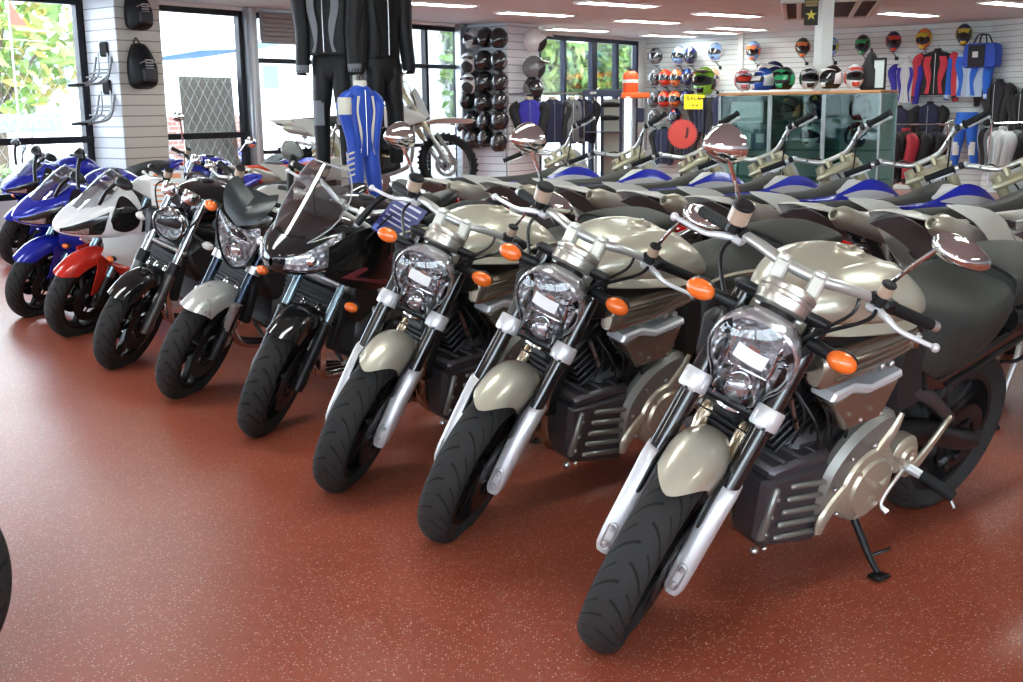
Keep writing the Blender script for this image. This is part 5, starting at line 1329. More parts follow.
# ---------------------------------------------------------------- the hanging suits and their pillar
struct(MB().box((-1.36, 10.47, H/2), (.26, .26, H), .01, (0, 0, YAW_D)).obj('pillar_suits', slat_cream, smooth=0))
GJ = 'riding gear on the suit pillar'
def put(t, loc, yaw, label, group=None, tilt=(0, 0)):
    t.location = loc; t.rotation_euler = (tilt[0], tilt[1], yaw); t['label'] = label
    if group: t['group'] = group
    return t
FACE = rad(-90)
ja = put(make_jacket(cloth_black, cloth_black, cloth_grey, cloth_black, 'leather_jacket', .62, .205, .60, .04), (-1.53, 10.02, 2.50), FACE - .30, 'black riding jacket with grey panels hanging above the grey-kneed trousers')
put(make_trousers(cloth_black, cloth_grey, cloth_grey, 1.02, 'leather_trousers'), (-1.52, 10.08, 1.97), FACE - .30, 'black riding trousers with grey knee and shin panels hanging on the pillar')
put(make_jacket(cloth_black, cloth_black, cloth_black, cloth_black, 'leather_jacket', .66, .19, .60, .08), (-1.10, 10.22, 2.52), FACE + .75, 'plain black leather jacket hanging right of the grey-panelled one')
put(make_trousers(cloth_black, cloth_black, cloth_black, 1.0, 'leather_trousers'), (-1.10, 10.24, 1.95), FACE + .75, 'plain black leather trousers hanging under the plain black jacket')
suit_blue = cl('suit_blue', (.012, .06, .40), .45); suit_white = cl('suit_white', (.62, .60, .52), .45)
sj = put(make_jacket(suit_blue, suit_blue, suit_white, suit_white, 'leather_suit', .60, .135, .66, -.03, suit_white, .06), (-1.25, 9.80, 1.62), FACE + .75, 'blue and white one-piece leather suit hanging low on the pillar')
sj['category'] = 'suit'
for s in (-1, 1):
    MB().tube([(0, s*.08, -.55), (.02, s*.09, -.75), (.05, s*.10, -.95)], [.075, .07, .055], 14, 4).obj('leg', suit_blue, sj)
b = MB()
MB().sheet([[(.012 + .078*cos(a), -.205 + .088*sin(a), z) for a in (-.9, -.45, 0, .45, .9)] for z in (-.10, -.17, -.24)], .006, 2, 2).obj('shoulder_patch', suit_white, sj)
for k, (w) in enumerate((.10, .10, .10, .10, .10)):
    b.box((.10, -.195 + .0*k, -.56 - .045*k), (.008, .08, .016), .002, (.25, 0, 0)); 
    if k % 2: b.box((.10, -.225, -.54 - .045*k), (.008, .016, .05), .002, (.25, 0, 0))
b.obj('sleeve_lettering', suit_white, sj, 'white block lettering down the sleeve')

# ---------------------------------------------------------------- goods on the slat pillar by the window
def backpack(loc, yaw, label, w=.28, h=.46):
    t = thing('backpack', label, 'bag', loc, (0, 0, yaw), 'bags on the slat pillar')
    MB().body([(.0, [(0, h), (w*.25, h*.96), (w*.46, h*.6), (w*.46, h*.15), (w*.25, 0), (0, 0)]), (.08, [(0, h*.98), (w*.25, h*.93), (w*.5, h*.6), (w*.5, h*.12), (w*.3, .0), (0, -.005)]), (.17, [(0, h*.80), (w*.18, h*.76), (w*.40, h*.5), (w*.40, h*.15), (w*.25, .03), (0, .025)]), (.20, [(0, h*.66), (w*.1, h*.64), (w*.3, h*.45), (w*.3, h*.2), (w*.18, .08), (0, .08)])], 3, 3).obj('body', cloth_black, t)
    MB().tube([(.19, -w*.36, h*.55), (.205, 0, h*.62), (.19, w*.36, h*.55)], .006, 6, 3).obj('zip', steel, t)
    MB().box((.20, 0, h*.30), (.05, w*.62, h*.30), .02).obj('pocket', mat('bag_panel', (.035, .035, .04), .6), t)
    b = MB()
    for k in range(4): b.box((.205, 0, h*(.44+.06*k)), (.012, w*.34, .012), .003)
    b.obj('reflective_piping', cl('silver_print', (.5, .5, .5), .4), t)
    MB().tube([(0, -.04, h), (-.01, 0, h+.06), (0, .04, h)], .008, 6, 4).obj('loop', cloth_black, t)
    return t
PY_ = YAW_D - pi/2
backpack(lw(1.26, .615, 2.30), PY_, 'black rucksack high on the slat pillar, cut by the top edge of the photo', .27, .42)
backpack(lw(1.26, .615, 1.68), PY_, 'black backpack with silver piping on the slat pillar below another bag', .30, .48)
def wall_stand(loc, yaw, label):
    """tubular stand hooked on the side of the pillar"""
    t = thing('paddock_stand', label, 'motorcycle stand', loc, (0, 0, yaw), 'paddock stands on the slat pillar')
    m = mat('stand_grey', (.30, .31, .32), .35, metal=.7)
    MB().tube([(0, -.10, .30), (.12, -.10, .05), (.42, -.11, .0), (.50, -.06, -.01), (.50, .06, -.01), (.42, .11, .0), (.12, .10, .05), (0, .10, .30)], .013, 10, 4).obj('frame', m, t)
    for k, x in enumerate((.06, .12, .20)): MB().tube([(x, -.10, .20-.6*x), (x, .10, .20-.6*x)], .008, 8).obj('cross_tube', m, t)
    for s in (-1, 1): MB().tube([(.02, s*.06, .34), (.03, s*.06, .12), (.20, s*.05, .02)], .009, 8, 3).obj('lifting_arm', m, t)
    MB().box((.50, 0, -.01), (.05, .20, .03), .012).obj('foot_pad', rubber, t)
    MB().box((-.02, 0, .38), (.06, .12, .16), .02).obj('mount_block', plastic, t)
    return t
wall_stand(lw(1.00, .38, 1.72), YAW_D + pi + .35, 'grey tubular stand hooked on the left side of the slat pillar, upper of two')
wall_stand(lw(1.00, .38, 1.32), YAW_D + pi + .35, 'grey tubular stand hooked on the left side of the slat pillar, lower of two')
def glove(loc, yaw, label, m1, m2, group):
    t = thing('glove', label, 'glove', loc, (0, 0, yaw), group)
    MB().body([(-.02, [(0, .0), (.04, -.01), (.05, -.12), (.035, -.18), (0, -.18)]), (.02, [(0, .0), (.045, -.01), (.055, -.12), (.04, -.18), (0, -.18)])], 3, 3).obj('palm', m1, t)
    for k in range(4): MB().tube([(0, -.034+.022*k, -.16), (.01, -.036+.023*k, -.21), (.02, -.037+.024*k, -.245+.012*abs(k-1.5))], [.012, .012, .010], 8, 2).obj('finger', m1, t)
    MB().tube([(0, .045, -.08), (.015, .07, -.13), (.02, .075, -.16)], [.015, .014, .011], 8, 2).obj('thumb', m1, t)
    MB().box((0, 0, -.03), (.05, .10, .05), .015).obj('cuff', m2, t)
    return t
gg = 'gloves on the edge of the slat pillar'
glove(lw(1.63, .46, 1.98), YAW_D, 'dark glove hanging at the right edge of the slat pillar, top one', cloth_black, cloth_grey, gg)
glove(lw(1.63, .40, 1.76), YAW_D, 'white and red glove hanging at the right edge of the slat pillar', cl('glove_white', (.65, .65, .63)), cl('glove_red', (.4, .05, .05)), gg)
glove(lw(1.63, .44, 1.56), YAW_D, 'grey glove hanging at the right edge of the slat pillar, bottom one', cloth_grey, cloth_black, gg)

# ---------------------------------------------------------------- helmets on the end of the far pillar
GP = 'dark helmets on the far pillar'
def pf(s, z, off=.16): return lw(7.66 - off, s, z - .15)
def peg(name, a, b_, r=.008):
    return None
hy = YAW_D + pi
ROWN = ['top', 'second', 'third', 'fourth', 'fifth', 'bottom']
dark = [(0, .26, 2.45, 'silver'), (0, .50, 2.46, 'black'), (0, .76, 2.44, 'black'), (1, .47, 2.12, 'black'), (1, .75, 2.11, 'black'), (2, .30, 1.82, 'black'), (2, .48, 1.81, 'black'), (2, .76, 1.81, 'black'),
    (3, .13, 1.55, 'black'), (3, .46, 1.51, 'black'), (3, .76, 1.52, 'black'), (4, .05, 1.18, 'black'), (4, .23, 1.22, 'black'), (4, .46, 1.21, 'black'), (4, .75, 1.23, 'black'), (5, .25, .95, 'black'), (5, .47, .96, 'black'), (5, .73, .90, 'black')]
rown = {}
for r_, s_, z_, c_ in dark: rown.setdefault(r_, []).append(s_)
ORD = {1: ['only'], 2: ['left', 'right'], 3: ['left', 'middle', 'right'], 4: ['leftmost', 'second', 'third', 'rightmost']}
for i, (r_, s_, z_, c_) in enumerate(dark):
    n_ = sorted(rown[r_]).index(s_)
    lb = ('silver-topped' if c_ == 'silver' else 'black') + ' helmet, %s in the %s row on the far white pillar' % (ORD[len(rown[r_])][n_], ROWN[r_])
    helmet('full', pf(s_, z_), hy + (-.35, .25, .1)[i % 3], lb, GP, c_, 'grey' if i % 3 == 1 else None)
helmet('open', lw(7.36, .26, 1.94), hy + .5, 'white open-face helmet on the left edge of the far pillar, upper of two', GP, 'white', 'black')
helmet('open', lw(7.36, .26, 1.63), hy + .5, 'white open-face helmet on the left edge of the far pillar, lower of two', GP, 'white', 'black')
GR = 'helmets on the narrow face of the far pillar'
fy = YAW_D - pi/2
helmet('open', lw(8.05, 1.02, 2.41-.17), fy + .2, 'large white open-face helmet at the top of the narrow pillar face', GR, 'white', 'white', sc=1.15)
helmet('open', lw(8.02, 1.02, 2.02-.17), fy + .3, 'dark grey open-face helmet under the large white one', GR, 'grey', 'black', sc=1.1)
helmet('full', lw(8.0, 1.02, 1.70-.15), fy - .3, 'black helmet, third down on the narrow pillar face', GR, 'black', 'grey', sc=1.1)
helmet('full', lw(8.0, 1.02, 1.40-.15), fy - .3, 'black helmet, lowest on the narrow pillar face beside a blue jacket', GR, 'black', sc=1.1)

# ---------------------------------------------------------------- helmets on the right slat wall
GW = 'coloured helmets on the slat wall'
ry = YAW_D + pi
def rp(s, z, off=.20): return rw(s, off, z - .15)
WH = [('full', .35, 2.35, 'grey', 'black', 'dark grey helmet alone at the left end of the top wall row'), ('full', .83, 2.34, 'lightblue', 'white', 'light blue and white helmet touching a navy one in the top wall row'),
 ('full', 1.09, 2.33, 'navy', 'grey', 'navy helmet touching the light blue and white one in the top wall row'), ('full', 1.60, 2.38, 'lightblue', 'silver', 'pale blue and silver helmet alone left of the wall column'),
 ('cross', 2.36, 2.38, 'lightblue', 'orange', 'pale blue motocross helmet with an orange chin right of the wall column'), ('cross', 3.28, 2.40, 'darkgreen', 'orange', 'dark green motocross helmet with an orange chin left of the white post'),
 ('cross', 3.80, 2.39, 'lightblue', 'yellow', 'pale blue motocross helmet with a yellow chin right of the white post'), ('cross', 4.35, 2.40, 'black', 'green', 'black motocross helmet with a green chin on the slat wall'),
 ('cross', 4.86, 2.43, 'navy', 'red', 'navy and red motocross helmet above the dark picture frame'), ('cross', 5.37, 2.45, 'orange', 'yellow', 'orange motocross helmet with a yellow chin above the red jacket'), ('cross', 5.99, 2.49, 'navy', 'yellow', 'navy motocross helmet with a yellow chin above the blue jersey'),
 ('full', .32, 1.95, 'grey', 'silver', 'dark grey helmet at the left end of the second wall row'), ('full', .56, 1.95, 'red', 'orange', 'red helmet in the second wall row'), ('full', .79, 1.94, 'orange', 'white', 'orange and white helmet in the second wall row'),
 ('full', 1.03, 1.94, 'navy', 'blue', 'navy helmet between two orange ones in the second wall row'), ('full', 1.30, 1.93, 'orange', 'peach', 'orange and peach helmet right of the navy one in the second wall row'), ('full', 1.56, 1.93, 'peach', 'white', 'peach and white helmet at the right end of the second wall row'),
 ('full', .30, 1.54, 'grey', 'silver', 'dark grey helmet at the left end of the third wall row'), ('full', .55, 1.55, 'red', 'orange', 'red and orange helmet in the third wall row'), ('full', .77, 1.55, 'orange', 'red', 'orange helmet in the third wall row'), ('full', 1.01, 1.56, 'navy', 'navy', 'navy helmet beside the yellow sign in the third wall row'),
 ('full', .33, 1.21, 'grey', 'silver', 'grey helmet at the left end of the lowest wall row'), ('full', .78, 1.22, 'navy', 'red', 'navy and red helmet in the lowest wall row')]
for i, (k_, s_, z_, c1, c2, lb) in enumerate(WH):
    helmet(k_, rp(s_, z_), ry + .25 + .12*((i % 3)-1), lb, GW, c1, c2, tilt=.28 if k_ == 'cross' else .1)
    t = thing('helmet_peg', 'short slat-wall peg under the ' + lb.split(' helmet')[0].replace(' motocross', '').replace('alone ', '') + ' helmet', 'peg', rw(s_, 0, z_-.16), (0, 0, ry), 'helmet pegs on the slat wall')
    MB().tube([(.0, 0, -.10), (.16, 0, -.01), (.24, 0, .0)], .008, 8).obj('arm', dark_metal, t); MB().cyl((.19, 0, .004), (0, 0, 1), .07, .008, 18).obj('seat_disc', dark_metal, t); MB().box((.006, 0, -.10), (.012, .06, .06), .003).obj('bracket', dark_metal, t)
    t['label'] = 'helmet peg holding the ' + ' '.join(lb.split()[:9])
struct(MB().box((2.02, -.03, H/2), (.10, .06, H), .004).xf(MRW).obj('trim_4', mat('pale_strip', (.74, .77, .75), .5)))

# ---------------------------------------------------------------- clothes on the slat wall
GC = 'motocross clothes on the slat wall'
red_c = cl('red', (.55, .04, .06)); blk_c = cl('black', (.012, .012, .014)); blue_c = cl('blue', (.02, .13, .60)); pale_c = cl('pale_blue', (.50, .66, .85)); royal_c = cl('royal', (.035, .03, .34)); white_c = cl('white', (.66, .70, .70)); navy_c = cl('navy', (.014, .018, .055))
put(make_jacket(white_c, royal_c, royal_c, white_c, 'motocross_jersey', .66, .19, .50, -.02, royal_c), rw(5.10, .16, 2.10), ry, 'small blue and white motocross suit left of the red and black jacket', GC)['category'] = 'jersey'
put(make_jacket(blk_c, red_c, red_c, blk_c, 'motocross_jacket', .70, .27, .62, .06, blk_c), rw(5.58, .16, 2.26), ry, 'red and black motocross jacket on the slat wall', GC)
put(make_jacket(pale_c, blue_c, blue_c, pale_c, 'motocross_jersey', .72, .27, .58, .05, pale_c), rw(6.10, .18, 2.24), ry - .1, 'bright blue and pale motocross jersey on the slat wall', GC)['category'] = 'jersey'
put(make_trousers(blue_c, pale_c, white_c, .85, 'motocross_pants', .05), rw(6.12, .20, 1.28), ry, 'bright blue motocross pants under the blue jersey', GC)
# sports bag
t = thing('sports_bag', 'blue and black sports bag with white patch hanging at the right wall corner', 'bag', rw(6.32, .30, 1.98), (0, 0, ry - .2))
MB().body([(-.12, [(0, .36), (.12, .355), (.24, .33), (.26, .10), (.24, .0), (0, 0)]), (.0, [(0, .37), (.12, .365), (.25, .34), (.27, .10), (.25, -.01), (0, -.01)]), (.12, [(0, .36), (.12, .355), (.24, .33), (.26, .10), (.24, .0), (0, 0)])], 3, 2).obj('body', mat('bag_blue', (.02, .07, .45), .6), t)
MB().sheet([[(.128, y, z) for y in (-.17, 0, .10)] for z in (.0, .18, .34)], .008).obj('front_panel', blk_c, t); MB().box((.138, -.05, .19), (.006, .09, .09), .001).obj('patch', cl('patch', (.7, .7, .7)), t)
for s in (-1, 1): MB().tube([(s*.1, -.11, .34), (s*.06, -.07, .47), (s*.05, 0, .50), (s*.06, .07, .47), (s*.1, .11, .34)], .012, 8, 4).obj('handle', blk_c, t)
# dark stock hanging low on the walls
jk = make_jacket(navy_c, blk_c, navy_c, blk_c, 'jacket', .66, .20, .50, -.04)
spots = [(rw(1.32, .16, 1.60), ry, 'dark jacket on the slat wall under the orange and peach helmet'), (rw(1.72, .16, 1.62), ry, 'dark jacket on the slat wall right of the yellow sign'), (rw(2.12, .16, 1.62), ry, 'dark jacket on the slat wall next to the glass cabinets'),
 (rw(.52, .16, 1.02), ry, 'dark jacket under the lowest helmets on the slat wall'), (rw(1.0, .16, 1.12), ry, 'dark jacket on the slat wall below the yellow sign'),
 (rw(4.5, .16, 1.5), ry, 'dark jacket on the slat wall left of the blue and white suit'), (rw(5.05, .30, 1.36), ry, 'dark jacket below the blue and white motocross suit'), (rw(5.52, .20, 1.42), ry, 'dark jacket below the red and black motocross jacket')]
for i, (p, yw, lb) in enumerate(spots):
    o = jk if i == 0 else dup(jk)
    put(o, p, yw, lb, 'dark jackets on the slat walls')
for k_, (cx_, cy_, yw_, n_, lb_) in enumerate(((5.05, 15.2, -32, 7, 'right of the glass cabinets'), (6.75, 15.3, -32, 3, 'cut by the right edge of the photo'))):
    t = thing('garment_rail', 'low chrome clothes rail of mixed jackets ' + lb_, 'clothes rail', (cx_, cy_, 0), (0, 0, rad(yw_)))
    hw_ = .09*n_ + .06
    MB().tube([(-hw_, 0, .03), (-hw_, 0, 1.12), (-hw_+.04, 0, 1.15), (hw_-.04, 0, 1.15), (hw_, 0, 1.12), (hw_, 0, .03)], .013, 8, 2).obj('rail', chrome, t)
    for s in (-1, 1): MB().tube([(s*hw_, -.22, .03), (s*hw_, .22, .03)], .013, 8).obj('foot', chrome, t)
    for i in range(n_):
        x = (i - (n_-1)/2)*.18; q = (i*3 + k_) % 5
        cn = ('black', 'white', 'black and red', 'navy', 'grey and black')[q]
        m = ({'cloth_navy': blk_c}, {'cloth_navy': white_c, 'leather_black': cloth_grey, 'cloth_black': white_c}, {'cloth_navy': blk_c, 'cloth_black': red_c}, {}, {'cloth_navy': cloth_grey})[q]
        dup(jk, (cx_ + x*cos(rad(yw_)), cy_ + x*sin(rad(yw_)), 1.07), (0, 0, rad(yw_-90-55)), '%s jacket, %s on the low rail %s' % (cn, ('first', 'second', 'third', 'fourth', 'fifth', 'sixth', 'seventh')[i], ('by the cabinets', 'at the right edge')[k_]), 'jackets on the low rails', m)
end = lambda s, off, z: rw(6.35) + V((cos(rad(-64)), sin(rad(-64)), 0))*s + V((cos(rad(-154)), sin(rad(-154)), 0))*off + V((0, 0, z))
for i, (s_, z_) in enumerate(((.35, 1.75), (.35, 1.05), (.85, 1.6), (.9, 1.0))): dup(jk, end(s_, .14, z_), (0, 0, rad(-154)), 'dark jacket hanging on the wall past the corner, ' + ('upper left', 'lower left', 'upper right', 'lower right')[i], 'dark jackets on the end wall', {'cloth_navy': [blk_c, cloth_grey][i % 2]})
GB = 'boxed gloves at the corner'
for i, (s_, z_) in enumerate(((6.05, 1.86), (6.30, 1.80), (6.24, 1.60))): glove(rw(s_, .12, z_), ry, 'black glove hanging by the blue bag, ' + ('left', 'right', 'low')[i] + ' one', blk_c, cloth_grey if i != 1 else red_c, GB)

# ---------------------------------------------------------------- glass cabinets with helmets on top
wood = mat('cabinet_wood', (.50, .25, .10), .45, bump=.1, scale=20)
cab_glass = glass('cabinet_glass', (.74, .85, .82), refl=.01, k=.22)
cab_frame = mat('cabinet_frame', (.30, .34, .34), .35, metal=.7)
CB = V((2.38, 13.12, 0)); CA = YAW_D - pi/2
MCB = Matrix.Translation(CB) @ Matrix.Rotation(CA, 4, 'Z')
CW = .62
cab_label = ['left-hand glass display cabinet with pale boxes inside', 'middle glass display cabinet with a yellow and black helmet inside', 'glass display cabinet at the right end, under the dark helmets']
for k in range(3):
    t = thing('display_cabinet', cab_label[k], 'cabinet', MCB @ V((k*CW, 0, 0)), (0, 0, CA), 'glass display cabinets')
    MB().box((CW/2, .25, 1.545), (CW-.004, .54, .03), .004).obj('wooden_top', wood, t)
    MB().box((CW/2, .25, .15), (CW-.01, .50, .30), .006).obj('plinth', mat('cabinet_plinth', (.25, .26, .26), .5), t)
    for i, (x, y) in enumerate(((.012, .012), (CW-.012, .012), (.012, .488), (CW-.012, .488))): MB().box((x, y, .915), (.024, .024, 1.23), .003).obj('post', cab_frame, t)
    MB().box((CW/2, .006, .915), (CW-.05, .006, 1.22), 0).obj('front_glass', cab_glass, t)
    for x in (.006, CW-.006): MB().box((x, .25, .915), (.005, .45, 1.22), 0).obj('side_glass', cab_glass, t)
    for z in (.62, .93, 1.22): MB().box((CW/2, .25, z), (CW-.06, .44, .008), .001).obj('shelf', cab_glass, t)
    MB().box((CW/2, .49, .915), (CW-.05, .008, 1.22), 0).obj('back_panel', mat('cabinet_back', (.36, .42, .42), .5), t)
def incab(k, x, y, z): return MCB @ V((k*CW + x, y, z))
cy = CA - pi/2
GI = 'goods inside the glass cabinets'
helmet('full', incab(1, .42, .24, 1.226), cy + .4, 'yellow and black helmet inside the middle glass cabinet', GI, 'black', 'yellow', sc=.9)
helmet('full', incab(1, .12, .26, 1.226), cy - .2, 'brown-grey helmet inside the middle glass cabinet', GI, 'grey', 'peach', sc=.85)
helmet('full', incab(2, .30, .26, 1.226), cy, 'black helmet on the top shelf of the right-hand glass cabinet', GI, 'black', 'grey', sc=.9)
helmet('full', incab(1, .40, .24, .936), cy, 'white helmet on the second shelf of the middle glass cabinet', GI, 'white', 'grey', sc=.9)
helmet('full', incab(2, .28, .24, .936), cy, 'dark helmet on the second shelf of the right-hand glass cabinet', GI, 'black', 'navy', sc=.9)
def carton(loc, size, yaw, c, label, group):
    t = thing('box', label, 'box', loc, (0, 0, yaw), group); w_, d_, h_ = size
    MB().box((0, 0, h_/2), (w_, d_, h_*.99), .004).obj('carton', mat('carton_%02d%02d%02d' % tuple(int(q*99) for q in c), c, .55), t)
    MB().box((0, -d_/2-.001, h_*.55), (w_*.6, .003, h_*.45), .001).obj('printed_panel', mat('carton_print', (.55, .58, .60), .5), t)
    return t
carton(incab(0, .30, .25, 1.226), (.40, .30, .24), CA, (.60, .62, .64), 'pale box on the top shelf of the left-hand glass cabinet', GI)
carton(incab(0, .22, .25, .936), (.26, .28, .18), CA, (.50, .55, .60), 'light grey box on the second shelf of the left-hand cabinet', GI)
carton(incab(0, .46, .25, .936), (.16, .26, .22), CA, (.10, .14, .22), 'dark blue box on the second shelf of the left-hand cabinet', GI)
GT = 'motocross helmets on top of the cabinets'
def ontop(x, y=.24): return MCB @ V((x, y, 1.562))
for x, y, c1, c2, v, a, lb in ((.20, .2, 'white', 'pink', 'red', .5, 'white and pink motocross helmet at the left end on the cabinets'), (.44, .22, 'blue', 'white', 'white', -.5, 'blue and white motocross helmet on the cabinets'), (.70, .2, 'black', 'green', 'green', 0, 'motocross helmet with a green visor on the cabinets'),
  (.98, .2, 'white', 'black', 'black', .5, 'white and black motocross helmet on the cabinets, right of the green one'), (1.24, .2, 'black', 'white', 'black', -.3, 'black motocross helmet with white peak on the cabinets'), (1.48, .2, 'white', 'red', 'black', .5, 'white, black and red motocross helmet at the right end on the cabinets')):
    helmet('cross', ontop(x, y), cy + a, lb, GT, c1, c2, v, sc=.82)
helmet('cross', ontop(.47, .40) + V((0, 0, .0)), cy, 'navy and white motocross helmet behind the blue one on the cabinets', GT, 'navy', 'white', sc=1.05)
# neon helmet on a slim stand left of the cabinets
st_ = thing('helmet_stand', 'slim black stand carrying the neon green helmet beside the cabinets', 'stand', MCB @ V((-.24, .1, 0)), (0, 0, CA))
MB().cyl((0, 0, .01), (0, 0, 1), .16, .02, 24).obj('base', black, st_); MB().tube([(0, 0, .02), (0, 0, 1.50)], .015, 10).obj('pole', black, st_); MB().cyl((0, 0, 1.505), (0, 0, 1), .08, .012, 20).obj('plate', black, st_)
helmet('cross', MCB @ V((-.24, .1, 1.515)), cy + .2, 'neon green and black motocross helmet left of the cabinets', GT, 'lime', 'black', 'black', sc=1.05)
# framed poster and black bag on the cabinet end
t = thing('picture_frame', 'empty-looking dark frame standing at the right end of the cabinet top', 'frame', ontop(1.74, .22), (0, 0, CA), None)
b = MB()
for z in (.012, .318): b.box((0, 0, z), (.14, .02, .024), .003)
for x in (-.065, .065): b.box((x, 0, .165), (.022, .02, .33), .003)
b.obj('frame', black, t); MB().box((0, .004, .165), (.115, .004, .29), 0).obj('print', mat('frame_print', (.55, .62, .60), .5), t)
t = thing('tank_bag', 'black bag heaped on the cabinet top beside the dark frame', 'bag', ontop(1.62, .30), (0, 0, CA))
MB().body([(-.08, [(0, .26), (.05, .25), (.09, .16), (.09, .03), (0, 0)]), (.0, [(0, .40), (.06, .38), (.11, .2), (.10, .02), (0, 0)]), (.08, [(0, .30), (.05, .28), (.09, .16), (.09, .03), (0, 0)])], 4, 3).obj('body', blk_c, t); MB().tube([(0, -.05, .36), (0, 0, .43), (0, .05, .36)], .008, 6, 4).obj('handle', blk_c, t)

# ---------------------------------------------------------------- post, air unit, banner
struct(MB().box((3.53, 13.10, H/2), (.15, .15, H), .006, (0, 0, .3)).obj('pillar_white', mat('post_white', (.78, .82, .78), .5)))
t = thing('ceiling_air_unit', 'large ceiling air conditioner grille with pale frame behind the white post', 'air conditioner', (3.95, 14.45, H), (0, 0, rad(-14)))
m_ = mat('unit_frame', (.52, .49, .44), .5)
b = MB()
for y in (-1.3, 1.3): b.box((0, y, -.08), (1.12, .07, .16), .01)
for x in (-.53, -.36, .30, .53): b.box((x, 0, -.08), (.06, 2.6, .16), .01)
b.obj('frame', m_, t)
b = MB()
for k in range(36): b.box((0, -1.26+.072*k, -.10), (1.04, .012, .09), .002, (.6, 0, 0))
b.obj('louvres', mat('unit_louvre', (.10, .09, .085), .5), t); MB().box((0, 0, -.02), (1.06, 2.56, .02), .002).obj('back_plate', black, t)
t = thing('hanging_banner', 'small black banner with a yellow star hanging beside the white post', 'banner', (3.36, 13.02, 2.28), (0, 0, rad(-14)))
MB().sheet([[(x, .006*sin(x*30+z*9), z) for x in (-.075, -.03, .03, .075)] for z in (0, .14, .28, .42)], .004, 2, 2).obj('cloth', mat('banner_black', (.02, .018, .012), .7), t)
star = [(cos(pi/2 + pi*k/5)*(.062 if k % 2 == 0 else .025), .11 + sin(pi/2 + pi*k/5)*(.062 if k % 2 == 0 else .025)) for k in range(10)]
MB().prism(star, -.014, -.008, 'y', .0005).obj('star', mat('banner_gold', (.62, .55, .08), .6), t, 'yellow five-pointed star')
b = MB(); b.box((0, -.010, .235), (.13, .004, .06), .001)
b.obj('name_strip', mat('banner_tan', (.34, .26, .10), .6), t); b = MB()
for k in range(6): b.box((-.05+.02*k, -.013, .235), (.010, .003, .034), .001, (0, .2*(-1)**k, 0))
b.obj('lettering', mat('banner_letter', (.10, .08, .03), .6), t)

# ---------------------------------------------------------------- stands in front of the glass doors
t = thing('shop_gondola', 'dark blue gondola rack with grey panel and black goods before the glass doors', 'shelf', (1.46, 18.05, 0), (0, 0, rad(-88)))
navy_m = mat('gondola_navy', (.03, .04, .08), .45)
MB().box((0, 0, 1.64), (.10, .62, .11), .008).obj('header', navy_m, t)
for y in (-.29, .0, .29): MB().box((-.02, y, .82), (.05, .045, 1.64), .006).obj('upright', navy_m, t)
MB().box((-.03, .145, .95), (.02, .24, 1.2), .003).obj('back_panel', mat('gondola_panel', (.40, .39, .33), .6), t)
for z in (.35, .7, 1.05): MB().box((.12, 0, z), (.30, .58, .02), .004).obj('shelf', mat('gondola_shelf', (.06, .07, .09), .5), t)
MB().box((.05, -.15, 1.645), (.006, .10, .035), .001).obj('header_mark', mat('header_mark', (.55, .55, .5), .5), t)
for i, (y, z, l) in enumerate(((.12, 1.44, 'upper'), (.10, 1.24, 'lower'))):
    q = thing('riding_boot', 'black riding boot lying on the dark blue gondola, %s one' % l, 'boot', t.location + Matrix.Rotation(t.rotation_euler.z, 3, 'Z') @ V((.10, y, z)), (0, 0, t.rotation_euler.z + pi/2), 'black goods on the gondola')
    MB().tube([(-.14, 0, .03), (-.02, 0, .035), (.10, 0, .03), (.15, 0, .025)], [.04, .042, .035, .022], 12, 3, flat=.8).obj('upper', cloth_black, q); MB().box((.0, 0, -.005), (.28, .075, .02), .008).obj('sole', rubber, q)
t = thing('display_stand', 'grey pedestal stand with an orange top shelf before the glass doors', 'stand', (1.96, 18.10, 0), (0, 0, rad(-88)))
MB().box((0, 0, 1.60), (.34, .44, .085), .012).obj('orange_shelf', mat('stand_orange', (.80, .16, .03), .4), t); MB().box((.175, -.12, 1.57), (.006, .07, .035), .001).obj('price_tag', paper, t)
for y in (-.18, .0, .18): MB().box((0, y, .80), (.06, .05, 1.56), .008).obj('column', mat('stand_grey_column', (.22, .23, .24), .45, metal=.3), t)
MB().box((0, 0, .03), (.36, .46, .06), .01).obj('base', black, t); MB().box((.0, .09, 1.30), (.10, .12, .22), .01).obj('dark_panel', navy_m, t); MB().box((0, 0, .62), (.36, .44, .03), .006).obj('lower_shelf', wood, t)
t = thing('oil_container', 'bright orange container with a white band on the orange shelf', 'container', (1.90, 18.10, 1.643), (0, 0, rad(-88)))
MB().loft([[V((cos(a)*.085*s_, sin(a)*.12*s_, z)) for a in [2*pi*i/24 for i in range(24)]] for z, s_ in ((0, .94), (.015, 1), (.25, 1), (.29, .94), (.32, .6), (.33, .55))]).obj('body', mat('container_orange', (.85, .12, .03), .35), t)
MB().loft([[V((cos(a)*.087, sin(a)*.122, z)) for a in [2*pi*i/24 for i in range(24)]] for z in (.15, .20)], True, False).obj('label_band', paper, t); MB().cyl((0, 0, .345), (0, 0, 1), .03, .03, 14).obj('cap', black, t)
